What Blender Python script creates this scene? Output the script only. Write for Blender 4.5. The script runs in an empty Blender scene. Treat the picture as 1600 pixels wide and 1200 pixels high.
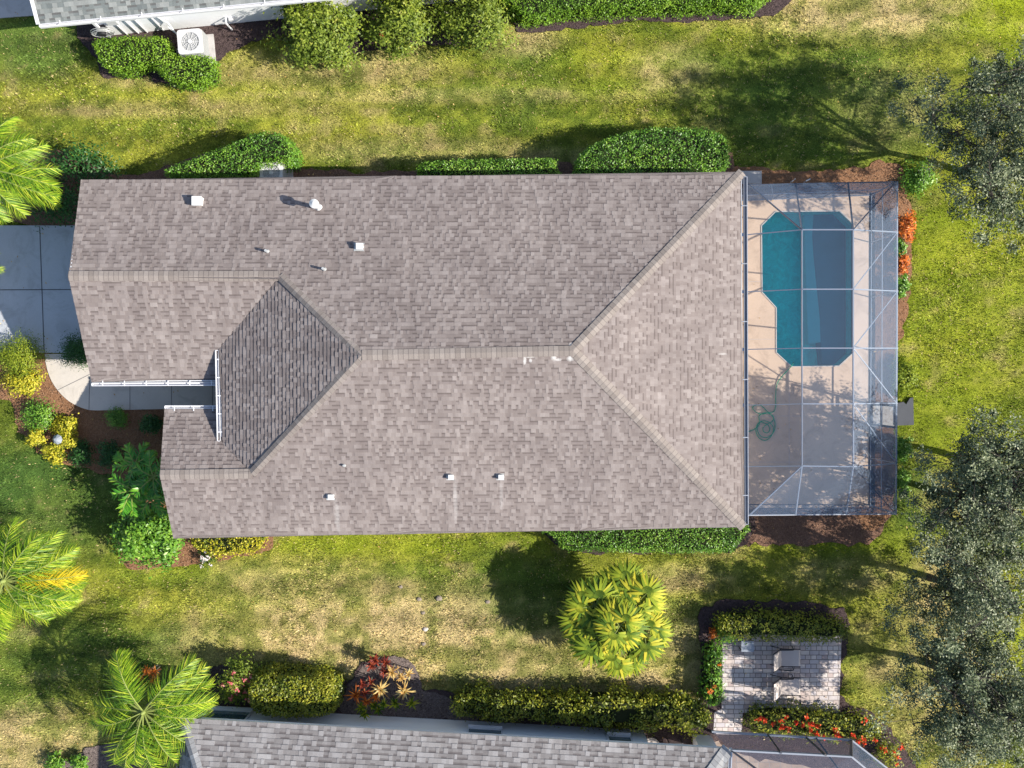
import bpy, math, random
import numpy as np
from mathutils import Vector
from mathutils.geometry import tessellate_polygon
R = math.radians
random.seed(7)
rng = np.random.default_rng(11)
C = bpy.context.scene.collection
S = bpy.context.scene

# ------------------------------------------------------------------ camera, sky, sun
H = 31.0          # camera height, metres
SC = 0.022        # metres per photo pixel on the ground
cam = bpy.data.cameras.new('camera'); co = bpy.data.objects.new('camera', cam); C.objects.link(co)
co.location = (0, 0, H); co.rotation_euler = (0, 0, 0)
cam.sensor_width = 36; cam.angle = 2 * math.atan(800 * SC / H)
cam.clip_start = 0.5; cam.clip_end = 3000
S.camera = co
SUNV = Vector((1.36, -0.35, 1.0)).normalized()      # towards the sun
elev = math.asin(SUNV.z); azim = math.atan2(SUNV.x, SUNV.y)
w = bpy.data.worlds.new("World"); S.world = w; w.use_nodes = True
nt = w.node_tree; nt.nodes.clear()
sky = nt.nodes.new('ShaderNodeTexSky'); sky.sky_type = 'NISHITA'; sky.sun_disc = False
sky.sun_elevation = elev; sky.sun_rotation = azim
bg = nt.nodes.new('ShaderNodeBackground'); bg.inputs[1].default_value = 0.115
wo = nt.nodes.new('ShaderNodeOutputWorld')
nt.links.new(sky.outputs[0], bg.inputs[0]); nt.links.new(bg.outputs[0], wo.inputs[0])
sd = bpy.data.lights.new('sun', 'SUN'); sd.energy = 5.0; sd.angle = R(0.5); sd.color = (1.0, 0.94, 0.82)
so = bpy.data.objects.new('sun', sd); C.objects.link(so)
so.rotation_euler = SUNV.to_track_quat('Z', 'Y').to_euler()
S.view_settings.view_transform = 'Standard'; S.view_settings.look = 'None'
S.view_settings.exposure = 0.80; S.view_settings.gamma = 1
S.cycles.transparent_max_bounces = 24; S.cycles.max_bounces = 8

# ------------------------------------------------------------------ helpers
def P(px, py, z=0.0):
    k = SC * (H - z) / H
    return Vector(((px - 800) * k, (600 - py) * k, z))
BASE = {}
def tag(o, label=None, cat=None, group=None, kind=None):
    if label: o['label'] = label
    if cat: o['category'] = cat
    if group: o['group'] = group
    if kind: o['kind'] = kind
    return o
def thing(name, label, cat, loc, group=None):
    o = bpy.data.objects.new(name, None); C.objects.link(o); o.empty_display_size = .2
    o.location = (loc[0], loc[1], loc[2] if len(loc) > 2 else 0)
    BASE[o.name] = np.array(o.location, float)
    return tag(o, label, cat, group)
def np_mesh(name, V, F, mat, parent=None, rnd=None, col=None, uv=None, smooth=False, loc=None):
    """V in world coordinates; F list of faces or MxK array"""
    V = np.asarray(V, float).reshape(-1, 3)
    if parent is not None: base = BASE[parent.name]
    elif loc is not None: base = np.array([loc[0], loc[1], loc[2] if len(loc) > 2 else 0.])
    else: base = np.zeros(3)
    V = V - base
    me = bpy.data.meshes.new(name)
    if isinstance(F, np.ndarray):
        M, k = F.shape
        me.vertices.add(len(V)); me.vertices.foreach_set('co', V.astype(np.float32).ravel())
        me.loops.add(M * k); me.loops.foreach_set('vertex_index', F.astype(np.int32).ravel())
        me.polygons.add(M); me.polygons.foreach_set('loop_start', (np.arange(M) * k).astype(np.int32))
        me.update(calc_edges=True)
    else:
        me.from_pydata([tuple(v) for v in V], [], F); me.update()
    if rnd is not None:
        a = me.attributes.new('rnd', 'FLOAT', 'FACE'); a.data.foreach_set('value', np.asarray(rnd, np.float32))
    if col is not None:
        a = me.attributes.new('col', 'FLOAT_COLOR', 'POINT')
        c4 = np.ones((len(V), 4), np.float32); c4[:, :3] = col; a.data.foreach_set('color', c4.ravel())
    if uv is not None:
        l = me.uv_layers.new(name='UVMap'); l.data.foreach_set('uv', np.asarray(uv, np.float32).ravel())
    if smooth: me.polygons.foreach_set('use_smooth', [True] * len(me.polygons))
    me.materials.append(mat)
    o = bpy.data.objects.new(name, me); C.objects.link(o)
    if parent is not None: o.parent = parent
    else: o.location = base
    BASE[o.name] = base
    return o
class MB:
    def __init__(s): s.v = []; s.f = []; s.uv = []; s.sm = False
    def face(s, pts, uvs=None):
        n = len(s.v); s.v += [tuple(p) for p in pts]; s.f.append(tuple(range(n, n + len(pts))))
        s.uv += list(uvs) if uvs else [(0, 0)] * len(pts)
        return s
    def add(s, vs, fs):
        n = len(s.v); s.v += [tuple(p) for p in vs]
        for f in fs: s.f.append(tuple(i + n for i in f)); s.uv += [(0, 0)] * len(f)
        return s
    def box(s, c, d, rz=0, tilt=None):
        c = Vector(c); hx, hy, hz = d[0] / 2, d[1] / 2, d[2] / 2
        ca, sa = math.cos(rz), math.sin(rz); vs = []
        for z in (-hz, hz):
            for x, y in ((-hx, -hy), (hx, -hy), (hx, hy), (-hx, hy)):
                vs.append((c.x + x * ca - y * sa, c.y + x * sa + y * ca, c.z + z))
        return s.add(vs, [(3, 2, 1, 0), (4, 5, 6, 7), (0, 1, 5, 4), (1, 2, 6, 5), (2, 3, 7, 6), (3, 0, 4, 7)])
    def bar(s, p, q, w, h, up=(0, 0, 1)):
        p, q = Vector(p), Vector(q); d = (q - p).normalized(); up = Vector(up)
        if abs(d.dot(up)) > .98: up = Vector((1, 0, 0))
        a = d.cross(up).normalized(); b = a.cross(d).normalized(); a *= w / 2; b *= h / 2
        vs = [p - a - b, p + a - b, p + a + b, p - a + b, q - a - b, q + a - b, q + a + b, q - a + b]
        return s.add(vs, [(0, 1, 2, 3), (7, 6, 5, 4), (0, 4, 5, 1), (1, 5, 6, 2), (2, 6, 7, 3), (3, 7, 4, 0)])
    def cyl(s, p, q, r0, r1=None, n=12, cap=True):
        p, q = Vector(p), Vector(q); r1 = r0 if r1 is None else r1
        d = (q - p).normalized(); up = Vector((0, 0, 1)) if abs(d.z) < .95 else Vector((1, 0, 0))
        a = d.cross(up).normalized(); b = d.cross(a); vs = []
        for c, r in ((p, r0), (q, r1)):
            for i in range(n):
                t = 2 * math.pi * i / n; vs.append(c + a * (r * math.cos(t)) + b * (r * math.sin(t)))
        fs = [(i, (i + 1) % n, n + (i + 1) % n, n + i) for i in range(n)]
        if cap: fs += [tuple(range(n - 1, -1, -1)), tuple(range(n, 2 * n))]
        return s.add(vs, fs)
    def tube(s, pts, r, n=6):
        pts = [Vector(p) for p in pts]; vs = []; fs = []
        for k, p in enumerate(pts):
            d = (pts[min(k + 1, len(pts) - 1)] - pts[max(k - 1, 0)]).normalized()
            up = Vector((0, 0, 1)) if abs(d.z) < .95 else Vector((1, 0, 0))
            a = d.cross(up).normalized(); b = d.cross(a)
            rr = r[k] if isinstance(r, (list, tuple)) else r
            for i in range(n):
                t = 2 * math.pi * i / n; vs.append(p + a * (rr * math.cos(t)) + b * (rr * math.sin(t)))
        for k in range(len(pts) - 1):
            for i in range(n):
                fs.append((k * n + i, k * n + (i + 1) % n, (k + 1) * n + (i + 1) % n, (k + 1) * n + i))
        fs += [tuple(range(n - 1, -1, -1)), tuple(range((len(pts) - 1) * n, len(pts) * n))]
        return s.add(vs, fs)
    def prism(s, poly, z0, z1):
        n = len(poly); tri = tessellate_polygon([[Vector((p[0], p[1], 0)) for p in poly]])
        vs = [(p[0], p[1], z1) for p in poly] + [(p[0], p[1], z0) for p in poly]
        A = sum(poly[i][0] * poly[(i + 1) % n][1] - poly[(i + 1) % n][0] * poly[i][1] for i in range(n))
        fs = []
        for t in tri:
            a, b, c = t
            ar = (poly[b][0] - poly[a][0]) * (poly[c][1] - poly[a][1]) - (poly[b][1] - poly[a][1]) * (poly[c][0] - poly[a][0])
            if ar < 0: a, c = c, a
            fs.append((a, b, c)); fs.append((c + n, b + n, a + n))
        for i in range(n):
            j = (i + 1) % n
            fs.append((i + n, j + n, j, i) if A > 0 else (i, j, j + n, i + n))
        return s.add(vs, fs)
    def build(s, name, mat, parent=None, smooth=False, loc=None):
        return np_mesh(name, s.v, s.f, mat, parent, uv=s.uv, smooth=smooth, loc=loc)
def inpoly(x, y, poly):
    x = np.asarray(x); y = np.asarray(y); ins = np.zeros(x.shape, bool); n = len(poly)
    for i in range(n):
        x0, y0 = poly[i][0], poly[i][1]; x1, y1 = poly[(i + 1) % n][0], poly[(i + 1) % n][1]
        if y0 == y1: continue
        c = ((y0 > y) != (y1 > y)) & (x < (x1 - x0) * (y - y0) / (y1 - y0) + x0)
        ins ^= c
    return ins
def hash2(i, j, seed):
    h = np.sin(i * 127.1 + j * 311.7 + seed * 74.7) * 43758.5453
    return h - np.floor(h)
def vnoise(x, y, seed=0):
    xi, yi = np.floor(x), np.floor(y); fx, fy = x - xi, y - yi
    fx = fx * fx * (3 - 2 * fx); fy = fy * fy * (3 - 2 * fy)
    a = hash2(xi, yi, seed); b = hash2(xi + 1, yi, seed); c = hash2(xi, yi + 1, seed); d = hash2(xi + 1, yi + 1, seed)
    return (a * (1 - fx) + b * fx) * (1 - fy) + (c * (1 - fx) + d * fx) * fy
def fbm(x, y, seed=0, o=4):
    s = 0; a = .5; t = 0
    for k in range(o):
        s = s + a * vnoise(x * 2 ** k, y * 2 ** k, seed + k * 13); t += a; a *= .55
    return s / t
def smooth(a, b, x):
    t = np.clip((x - a) / (b - a), 0, 1); return t * t * (3 - 2 * t)
def spline(pts, n=8, closed=False):
    pts = [Vector(p) for p in pts]; out = []; N = len(pts)
    rngi = range(N if closed else N - 1)
    for i in rngi:
        if closed: p0, p1, p2, p3 = pts[(i - 1) % N], pts[i], pts[(i + 1) % N], pts[(i + 2) % N]
        else: p0, p1, p2, p3 = pts[max(i - 1, 0)], pts[i], pts[i + 1], pts[min(i + 2, N - 1)]
        for k in range(n):
            t = k / n
            out.append(.5 * ((2 * p1) + (p2 - p0) * t + (2 * p0 - 5 * p1 + 4 * p2 - p3) * t * t + (-p0 + 3 * p1 - 3 * p2 + p3) * t ** 3))
    if not closed: out.append(pts[-1])
    return out

# ------------------------------------------------------------------ materials
class N:
    """tiny node builder"""
    def __init__(s, name):
        s.m = bpy.data.materials.new(name); s.m.use_nodes = True; s.t = s.m.node_tree; s.t.nodes.clear()
        s.out = s.t.nodes.new('ShaderNodeOutputMaterial')
    def n(s, typ, **kw):
        nd = s.t.nodes.new('ShaderNode' + typ)
        for k, v in kw.items(): setattr(nd, k, v)
        return nd
    def link(s, a, b): s.t.links.new(a, b)
    def setin(s, nd, i, v):
        if hasattr(v, 'is_linked') or isinstance(v, bpy.types.NodeSocket): s.link(v, nd.inputs[i])
        else: nd.inputs[i].default_value = v
    def math(s, op, a, b=0.0, c=0.0, clamp=False):
        nd = s.n('Math', operation=op); nd.use_clamp = clamp
        s.setin(nd, 0, a); s.setin(nd, 1, b)
        if op in ('MULTIPLY_ADD',): s.setin(nd, 2, c)
        return nd.outputs[0]
    def mix(s, f, a, b, typ='MIX'):
        nd = s.n('MixRGB', blend_type=typ); s.setin(nd, 0, f)
        s.setin(nd, 1, a if not isinstance(a, tuple) else (*a[:3], 1)); s.setin(nd, 2, b if not isinstance(b, tuple) else (*b[:3], 1))
        return nd.outputs[0]
    def ramp(s, f, stops, interp='LINEAR'):
        nd = s.n('ValToRGB'); cr = nd.color_ramp; cr.interpolation = interp
        while len(cr.elements) < len(stops): cr.elements.new(.5)
        for e, (p, c) in zip(cr.elements, stops):
            e.position = p; e.color = (*c, 1) if isinstance(c, tuple) else (c, c, c, 1)
        s.setin(nd, 0, f); return nd.outputs[0]
    def noise(s, scale, detail=4, rough=.55, vec=None, dist=0):
        nd = s.n('TexNoise'); nd.inputs['Scale'].default_value = scale; nd.inputs['Detail'].default_value = detail
        nd.inputs['Roughness'].default_value = rough; nd.inputs['Distortion'].default_value = dist
        s.link(vec if vec else s.pos(), nd.inputs['Vector']); return nd.outputs[0]
    def pos(s):
        if not hasattr(s, '_g'): s._g = s.n('NewGeometry')
        return s._g.outputs['Position']
    def attr(s, name):
        nd = s.n('Attribute'); nd.attribute_name = name; return nd
    def bump(s, h, dist=.01, strength=1.0):
        nd = s.n('Bump'); nd.inputs['Distance'].default_value = dist; nd.inputs['Strength'].default_value = strength
        s.link(h, nd.inputs['Height']); return nd.outputs[0]
    def bsdf(s, col, rough=.8, spec=.3, metal=0, normal=None, finish=True):
        b = s.n('BsdfPrincipled'); s.setin(b, 'Base Color', col if not isinstance(col, tuple) else (*col[:3], 1))
        s.setin(b, 'Roughness', rough); b.inputs['Specular IOR Level'].default_value = spec; b.inputs['Metallic'].default_value = metal
        if normal: s.link(normal, b.inputs['Normal'])
        if finish: s.link(b.outputs[0], s.out.inputs[0])
        return b.outputs[0]
def simple(name, col, rough=.7, spec=.3, metal=0, var=.12, scale=6, bump=0):
    m = N(name); n = m.noise(scale, 5, .6)
    c = m.mix(n, tuple(x * (1 - var) for x in col), tuple(min(1, x * (1 + var)) for x in col))
    m.bsdf(c, rough, spec, metal, m.bump(m.noise(scale * 8, 3), bump) if bump else None)
    return m.m
def leafmat(name, stops, rough=.5, trans=.25, spec=.35, patch=.35):
    m = N(name); a = m.attr('rnd').outputs['Fac']
    pn = m.noise(1.7, 2, .5)
    f = m.math('ADD', m.math('MULTIPLY', a, 1 - patch), m.math('MULTIPLY', m.math('MULTIPLY_ADD', pn, 2.4, -.7, clamp=True), patch), clamp=True)
    c = m.ramp(f, stops)
    b = m.bsdf(c, rough, spec, finish=False)
    t = m.n('BsdfTranslucent'); m.link(m.mix(1.0, c, (1.0, 1.1, .55), 'MULTIPLY'), t.inputs[0])
    x = m.n('MixShader'); x.inputs[0].default_value = trans; m.link(b, x.inputs[1]); m.link(t.outputs[0], x.inputs[2])
    m.link(x.outputs[0], m.out.inputs[0]); return m.m

def shingles(name, stops, stains=None, course=.13, big=(.72, .70, .71), streak=(.70, .68, .68)):
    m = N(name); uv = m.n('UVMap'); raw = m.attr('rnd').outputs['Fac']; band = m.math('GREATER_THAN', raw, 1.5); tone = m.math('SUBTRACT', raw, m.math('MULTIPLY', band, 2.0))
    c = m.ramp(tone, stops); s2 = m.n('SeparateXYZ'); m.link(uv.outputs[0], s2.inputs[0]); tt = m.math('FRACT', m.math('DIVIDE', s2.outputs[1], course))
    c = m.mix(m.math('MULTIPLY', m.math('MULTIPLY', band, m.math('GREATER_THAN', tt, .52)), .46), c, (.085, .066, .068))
    gran = m.noise(60, 3, .7); c = m.mix(.5, c, m.ramp(gran, [(.25, .5), (.75, 1.0)]), 'MULTIPLY')
    bg_ = m.noise(.5, 5, .65); c = m.mix(.6, c, m.ramp(bg_, [(.3, big), (.7, (1.04, 1.02, 1.0))]), 'MULTIPLY')
    mp = m.n('Mapping'); m.link(uv.outputs[0], mp.inputs[0]); mp.inputs['Scale'].default_value = (2.6, .20, 1)
    st = m.noise(1.0, 5, .65, mp.outputs[0]); c = m.mix(.55, c, m.ramp(st, [(.35, streak), (.60, (1, 1, 1))]), 'MULTIPLY')
    h = gran
    if stains:
        sx = m.n('SeparateXYZ'); m.link(m.pos(), sx.inputs[0]); tot = None
        nn = m.noise(9, 4, .7)
        for (x, y, rx, ry, amp) in stains:
            a = m.math('DIVIDE', m.math('SUBTRACT', sx.outputs[0], x), rx); b = m.math('DIVIDE', m.math('SUBTRACT', sx.outputs[1], y), ry)
            d = m.math('ADD', m.math('MULTIPLY', a, a), m.math('MULTIPLY', b, b))
            e = m.math('MULTIPLY', m.math('SUBTRACT', m.math('MULTIPLY_ADD', nn, 2.6, -.3), d, clamp=True), amp, clamp=True)
            tot = e if tot is None else m.math('MAXIMUM', tot, e)
        c = m.mix(tot, c, (.78, .77, .76))
    m.bsdf(c, .92, .12, normal=m.bump(h, .010, .7)); return m.m
M = {}
M['shingle'] = shingles('main_shingle', [(0, (.235, .198, .190)), (.4, (.266, .228, .218)), (.7, (.306, .266, .255)), (1, (.38, .338, .325))],
    stains=[(*P(820, 562, 4.9)[:2], .05, .17, .5), (*P(828, 557, 4.9)[:2], .16, .05, .5), (*P(829, 563, 4.9)[:2], .05, .08, .5), (*P(866, 559, 4.9)[:2], .10, .11, .5), (*P(872, 562, 4.9)[:2], .12, .05, .5), (*P(893, 541, 4.8)[:2], .12, .12, .55),
            (*P(891, 560, 4.8)[:2], .12, .10, .55), (*P(730, 553, 4.9)[:2], .05, .1, .7), (*P(957, 611, 4.4)[:2], .16, .05, .9), (*P(1130, 553, 3)[:2], .2, .04, .25),
            (*P(711, 780, 3.3)[:2], .08, .85, .16), (*P(783, 775, 3.3)[:2], .07, .6, .13), (*P(526, 805, 3.0)[:2], .10, .7, .17), (*P(1185, 600, 3.0)[:2], .05, .5, .3)])
M['shingle_north'] = shingles('grey_green_shingle', [(0, (.13, .15, .155)), (.4, (.20, .225, .225)), (.7, (.28, .30, .295)), (1, (.38, .40, .39))], course=.14)
M['shingle_south'] = shingles('cool_grey_shingle', [(0, (.21, .198, .200)), (.4, (.27, .256, .258)), (.7, (.335, .322, .325)), (1, (.42, .41, .42))], course=.15)
def capmat(name, a, b):
    m = N(name); uv = m.n('UVMap'); sp = m.n('SeparateXYZ'); m.link(uv.outputs[0], sp.inputs[0])
    u = m.math('DIVIDE', sp.outputs[0], .15); wn = m.n('TexWhiteNoise', noise_dimensions='1D'); m.link(m.math('FLOOR', u), wn.inputs['W'])
    c = m.mix(wn.outputs[0], a, b); c = m.mix(.5, c, m.ramp(m.noise(40, 3, .7), [(.3, .5), (.7, 1.0)]), 'MULTIPLY')
    c = m.mix(m.math('MULTIPLY', m.math('LESS_THAN', m.math('FRACT', u), .12), .45), c, (.06, .05, .05))
    m.bsdf(c, .9, .15, normal=m.bump(m.math('FRACT', u), .01, .6)); return m.m
M['cap'] = capmat('ridge_shingle', (.225, .192, .176), (.30, .262, .242))
M['cap_grey'] = capmat('ridge_shingle_grey', (.26, .26, .27), (.42, .42, .43))
M['white'] = simple('white_paint', (.66, .66, .69), .5, .4, var=.05)
M['stucco'] = simple('pale_stucco', (.84, .85, .88), .9, .2, var=.05, scale=2, bump=.004)
M['stucco_tan'] = simple('warm_stucco', (.62, .56, .48), .9, .2, var=.05, scale=2, bump=.004)
M['glass'] = simple('window_glass', (.05, .10, .11), .08, .9, var=.2)
M['bronze'] = simple('dark_metal', (.035, .037, .05), .35, .5, var=.2)  # plain dark metal for doors, fan well and the dark cage members
M['alu'] = simple('pale_aluminium', (.28, .30, .35), .4, .5, var=.08)
M['galv'] = simple('vent_white', (.60, .60, .60), .5, .4, var=.06, scale=12)
M['dark'] = simple('dark_plastic', (.03, .03, .035), .5, .4)
M['grey_metal'] = simple('grey_metal', (.36, .37, .38), .45, .5, var=.1)
M['ac'] = simple('ac_casing', (.58, .58, .60), .5, .4, var=.06, scale=10)
M['trunk'] = simple('palm_trunk', (.24, .20, .16), .9, .2, var=.35, scale=14, bump=.02)
M['bark'] = simple('oak_bark', (.085, .072, .062), .95, .2, var=.4, scale=10, bump=.02)
M['twig'] = simple('hedge_twigs', (.022, .028, .012), .95, .1, var=.4, scale=14)
M['rock'] = simple('field_stone', (.30, .25, .21), .95, .2, var=.25, scale=14, bump=.02)
M['rock_white'] = simple('white_stone', (.62, .56, .52), .9, .2, var=.12, scale=14, bump=.02)
M['hose'] = simple('green_hose', (.010, .30, .14), .4, .5)
M['sling'] = simple('taupe_sling', (.50, .44, .41), .85, .2, var=.08, scale=18)
M['fixture'] = simple('garden_light_metal', (.25, .28, .33), .4, .5)
M['pebble'] = simple('pebble', (.6, .57, .52), .9)
def concrete(name, col, js=None):
    m = N(name); c = m.mix(m.noise(.8, 5, .6), tuple(x * .82 for x in col), tuple(x * 1.1 for x in col))
    c = m.mix(.35, c, m.ramp(m.noise(28, 4, .7), [(.3, .72), (.7, 1.0)]), 'MULTIPLY')
    stn = m.noise(.9, 6, .7, dist=1.2); c = m.mix(.5, c, m.ramp(stn, [(.34, (.62, .60, .58)), (.50, (1, 1, 1))]), 'MULTIPLY')
    m.bsdf(c, .88, .25, normal=m.bump(m.noise(60, 3), .004)); return m.m
M['drive'] = concrete('driveway_concrete', (.46, .48, .52))
M['walk'] = concrete('walkway_concrete', (.57, .52, .47))
M['deck'] = concrete('deck_concrete', (.70, .51, .37))
M['pad'] = concrete('slab_concrete', (.48, .46, .46))
M['darkpad'] = concrete('dark_slab', (.085, .09, .105))
M['joint'] = simple('joint_groove', (.09, .09, .10), .9)
def mulch(name, a, b, hi):
    m = N(name); n = m.noise(22, 5, .75, dist=1.5); n2 = m.noise(1.3, 3, .6)
    c = m.ramp(n, [(.30, a), (.52, b), (.72, hi)]); c = m.mix(.5, c, m.ramp(n2, [(.3, .6), (.7, 1.0)]), 'MULTIPLY')
    m.bsdf(c, .95, .1, normal=m.bump(n, .05, 1)); return m.m
M['mulch_orange'] = mulch('orange_mulch', (.10, .050, .028), (.30, .155, .085), (.50, .30, .18))
M['mulch_brown'] = mulch('brown_mulch', (.075, .042, .032), (.22, .125, .09), (.40, .26, .19))
M['mulch_dark'] = mulch('dark_mulch', (.025, .018, .020), (.085, .060, .062), (.22, .16, .15))
M['mulch_grey'] = mulch('grey_dirt', (.06, .05, .055), (.19, .15, .14), (.42, .34, .30))
M['chips'] = simple('bark_chip', (.28, .17, .11), .95, .1, var=.5, scale=30)
M['chips_dark'] = simple('bark_chip_dark', (.075, .055, .052), .95, .1, var=.5, scale=30)
def pavers(name, stops, w_=.19, h_=.155):
    m = N(name); b = m.n('TexBrick'); m.link(m.pos(), b.inputs['Vector']); b.inputs['Scale'].default_value = 1
    b.inputs['Brick Width'].default_value = w_; b.inputs['Row Height'].default_value = h_; b.inputs['Mortar Size'].default_value = .012
    b.inputs['Mortar Smooth'].default_value = .3; b.inputs['Color1'].default_value = (0, 0, 0, 1); b.inputs['Color2'].default_value = (1, 1, 1, 1)
    b.inputs['Mortar'].default_value = (.5, .5, .5, 1); b.squash = 1.7; b.squash_frequency = 2; b.offset_frequency = 2; b.offset = .37
    c = m.ramp(b.outputs[0], stops); c = m.mix(b.outputs['Fac'], c, (.26, .23, .22))
    c = m.mix(.6, c, m.ramp(m.noise(3.5, 4, .6), [(.3, (.66, .64, .66)), (.7, (1.05, 1, .96))]), 'MULTIPLY')
    inv = m.math('SUBTRACT', 1.0, b.outputs['Fac'])
    m.bsdf(c, .85, .25, normal=m.bump(m.math('ADD', inv, m.math('MULTIPLY', m.noise(40, 3), .3)), .01)); return m.m
M['paver'] = pavers('patio_pavers', [(0, (.44, .36, .35)), (.35, (.60, .53, .50)), (.6, (.50, .47, .50)), (1, (.68, .62, .58))])
M['paver_tan'] = pavers('tan_pavers', [(0, (.26, .19, .15)), (1, (.36, .28, .23))], .22, .22)
# screen mesh: a woven black/grey fibreglass net, see-through head-on and denser when seen edge-on
m = N('insect_screen'); lw = m.n('LayerWeight'); lw.inputs[0].default_value = .35
fac = m.math('MULTIPLY_ADD', lw.outputs['Facing'], .40, .17, clamp=True)
tr = m.n('BsdfTransparent'); tr.inputs[0].default_value = (.95, .97, 1, 1)
df = m.n('BsdfDiffuse'); df.inputs[0].default_value = (.15, .21, .32, 1)
gl = m.n('BsdfGlossy'); gl.inputs[0].default_value = (.5, .6, .75, 1); gl.inputs['Roughness'].default_value = .35
mx = m.n('MixShader'); mx.inputs[0].default_value = .15; m.link(df.outputs[0], mx.inputs[1]); m.link(gl.outputs[0], mx.inputs[2])
x2 = m.n('MixShader'); m.link(fac, x2.inputs[0]); m.link(tr.outputs[0], x2.inputs[1]); m.link(mx.outputs[0], x2.inputs[2])
m.link(x2.outputs[0], m.out.inputs[0]); M['screen'] = m.m
m = N('pool_water'); fr = m.n('Fresnel'); fr.inputs[0].default_value = 1.33
nb = m.bump(m.noise(2.2, 3, .6, dist=.6), .02, .6); m.link(nb, fr.inputs['Normal'])
tr = m.n('BsdfTransparent'); tr.inputs[0].default_value = (.60, 1, 1, 1)
gl = m.n('BsdfGlossy'); gl.inputs['Roughness'].default_value = .03; m.link(nb, gl.inputs['Normal'])
x2 = m.n('MixShader'); m.link(m.math('MULTIPLY', fr.outputs[0], 1.2, clamp=True), x2.inputs[0]); m.link(tr.outputs[0], x2.inputs[1]); m.link(gl.outputs[0], x2.inputs[2])
m.link(x2.outputs[0], m.out.inputs[0]); M['water'] = m.m
m = N('pool_plaster'); c = m.mix(m.noise(1.2, 4, .6), (.05, 1.0, .82), (.10, 1.0, .95)); c = m.mix(.6, c, m.ramp(m.noise(3.2, 5, .7, dist=1.6), [(.32, .62), (.68, 1.25)]), 'MULTIPLY')
m.bsdf(c, .8, .2); M['plaster'] = m.m
M['painted_reflection'] = simple('painted_reflection_grey', (.22, .26, .31), .8, .2, var=.1, scale=3)  # grey colour stands in for screen and sky reflected on the water
M['painted_light_strip'] = simple('painted_light_pale', (.30, .66, .68), .8, .2, var=.08, scale=3)  # pale colour painted as a sunlit band on the pool floor
# foliage
L = {}
L['hedge'] = leafmat('hedge_leaves', [(0, (.035, .095, .012)), (.4, (.10, .24, .022)), (.75, (.21, .38, .035)), (1, (.42, .52, .12))], .42, .2, .45)
L['hedge_lime'] = leafmat('lime_hedge_leaves', [(0, (.06, .14, .012)), (.45, (.15, .29, .02)), (.8, (.27, .44, .035)), (1, (.42, .55, .09))], .45, .25, .4)
L['hedge_dark'] = leafmat('deep_green_leaves', [(0, (.010, .045, .010)), (.5, (.025, .095, .018)), (1, (.07, .18, .03))], .45, .2, .35)
L['hedge_olive'] = leafmat('olive_hedge_leaves', [(0, (.035, .065, .010)), (.35, (.13, .17, .015)), (.7, (.33, .33, .03)), (1, (.58, .52, .08))], .45, .22, .4)
L['yellow'] = leafmat('yellow_leaves', [(0, (.09, .15, .012)), (.3, (.28, .30, .02)), (.65, (.58, .50, .035)), (1, (.80, .70, .13))], .5, .25, .3, .2)
L['ygreen'] = leafmat('yellow_green_leaves', [(0, (.06, .11, .010)), (.45, (.18, .25, .018)), (.8, (.34, .38, .03)), (1, (.52, .48, .06))], .5, .25, .3)
L['airy'] = leafmat('airy_shrub_leaves', [(0, (.045, .085, .014)), (.4, (.14, .20, .022)), (.75, (.27, .33, .04)), (1, (.48, .44, .10))], .5, .25, .3)
L['palm'] = leafmat('palm_leaflets', [(0, (.020, .065, .010)), (.38, (.09, .20, .012)), (.7, (.27, .40, .018)), (1, (.66, .66, .07))], .45, .2, .3, .12)
L['palm_yellow'] = leafmat('yellowing_leaflets', [(0, (.35, .26, .01)), (.5, (.68, .48, .012)), (1, (.85, .66, .05))], .45, .3, .4, .2)
L['areca'] = leafmat('broad_palm_leaflets', [(0, (.016, .09, .012)), (.45, (.07, .26, .02)), (.8, (.20, .42, .03)), (1, (.48, .52, .06))], .35, .25, .5)
L['fan'] = leafmat('fan_leaf_segments', [(0, (.025, .060, .012)), (.35, (.09, .16, .018)), (.65, (.27, .33, .025)), (1, (.66, .54, .05))], .55, .2, .15, .2)
L['oak'] = leafmat('oak_leaves', [(0, (.022, .036, .018)), (.38, (.085, .115, .052)), (.7, (.24, .27, .15)), (1, (.52, .51, .34))], .5, .12, .4, .2)
L['orange'] = leafmat('orange_croton_leaves', [(0, (.12, .05, .015)), (.35, (.50, .11, .02)), (.7, (.85, .24, .03)), (1, (.95, .42, .10))], .45, .2, .35, .15)
L['red'] = leafmat('red_croton_leaves', [(0, (.05, .015, .015)), (.5, (.22, .035, .025)), (.85, (.42, .08, .035)), (1, (.62, .22, .08))], .45, .2, .35, .15)
L['peach'] = leafmat('peach_croton_leaves', [(0, (.25, .14, .04)), (.4, (.58, .34, .11)), (.75, (.74, .55, .22)), (1, (.80, .74, .40))], .45, .2, .3, .15)
L['flower_red'] = leafmat('red_flowers', [(0, (.55, .02, .01)), (.5, (.82, .07, .02)), (1, (.90, .22, .08))], .6, .2, .2, .1)
L['flower_pink'] = leafmat('pink_flowers', [(0, (.62, .08, .12)), (.6, (.82, .25, .28)), (1, (.90, .50, .42))], .6, .2, .2, .1)
L['flower_white'] = leafmat('white_flowers', [(0, (.70, .58, .60)), (1, (.85, .82, .82))], .6, .2, .2, .1)
M['stem'] = simple('green_stem', (.20, .24, .06), .6, .3, var=.2)
M['stem_pale'] = simple('pale_twig', (.30, .27, .22), .8, .2, var=.2)

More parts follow.
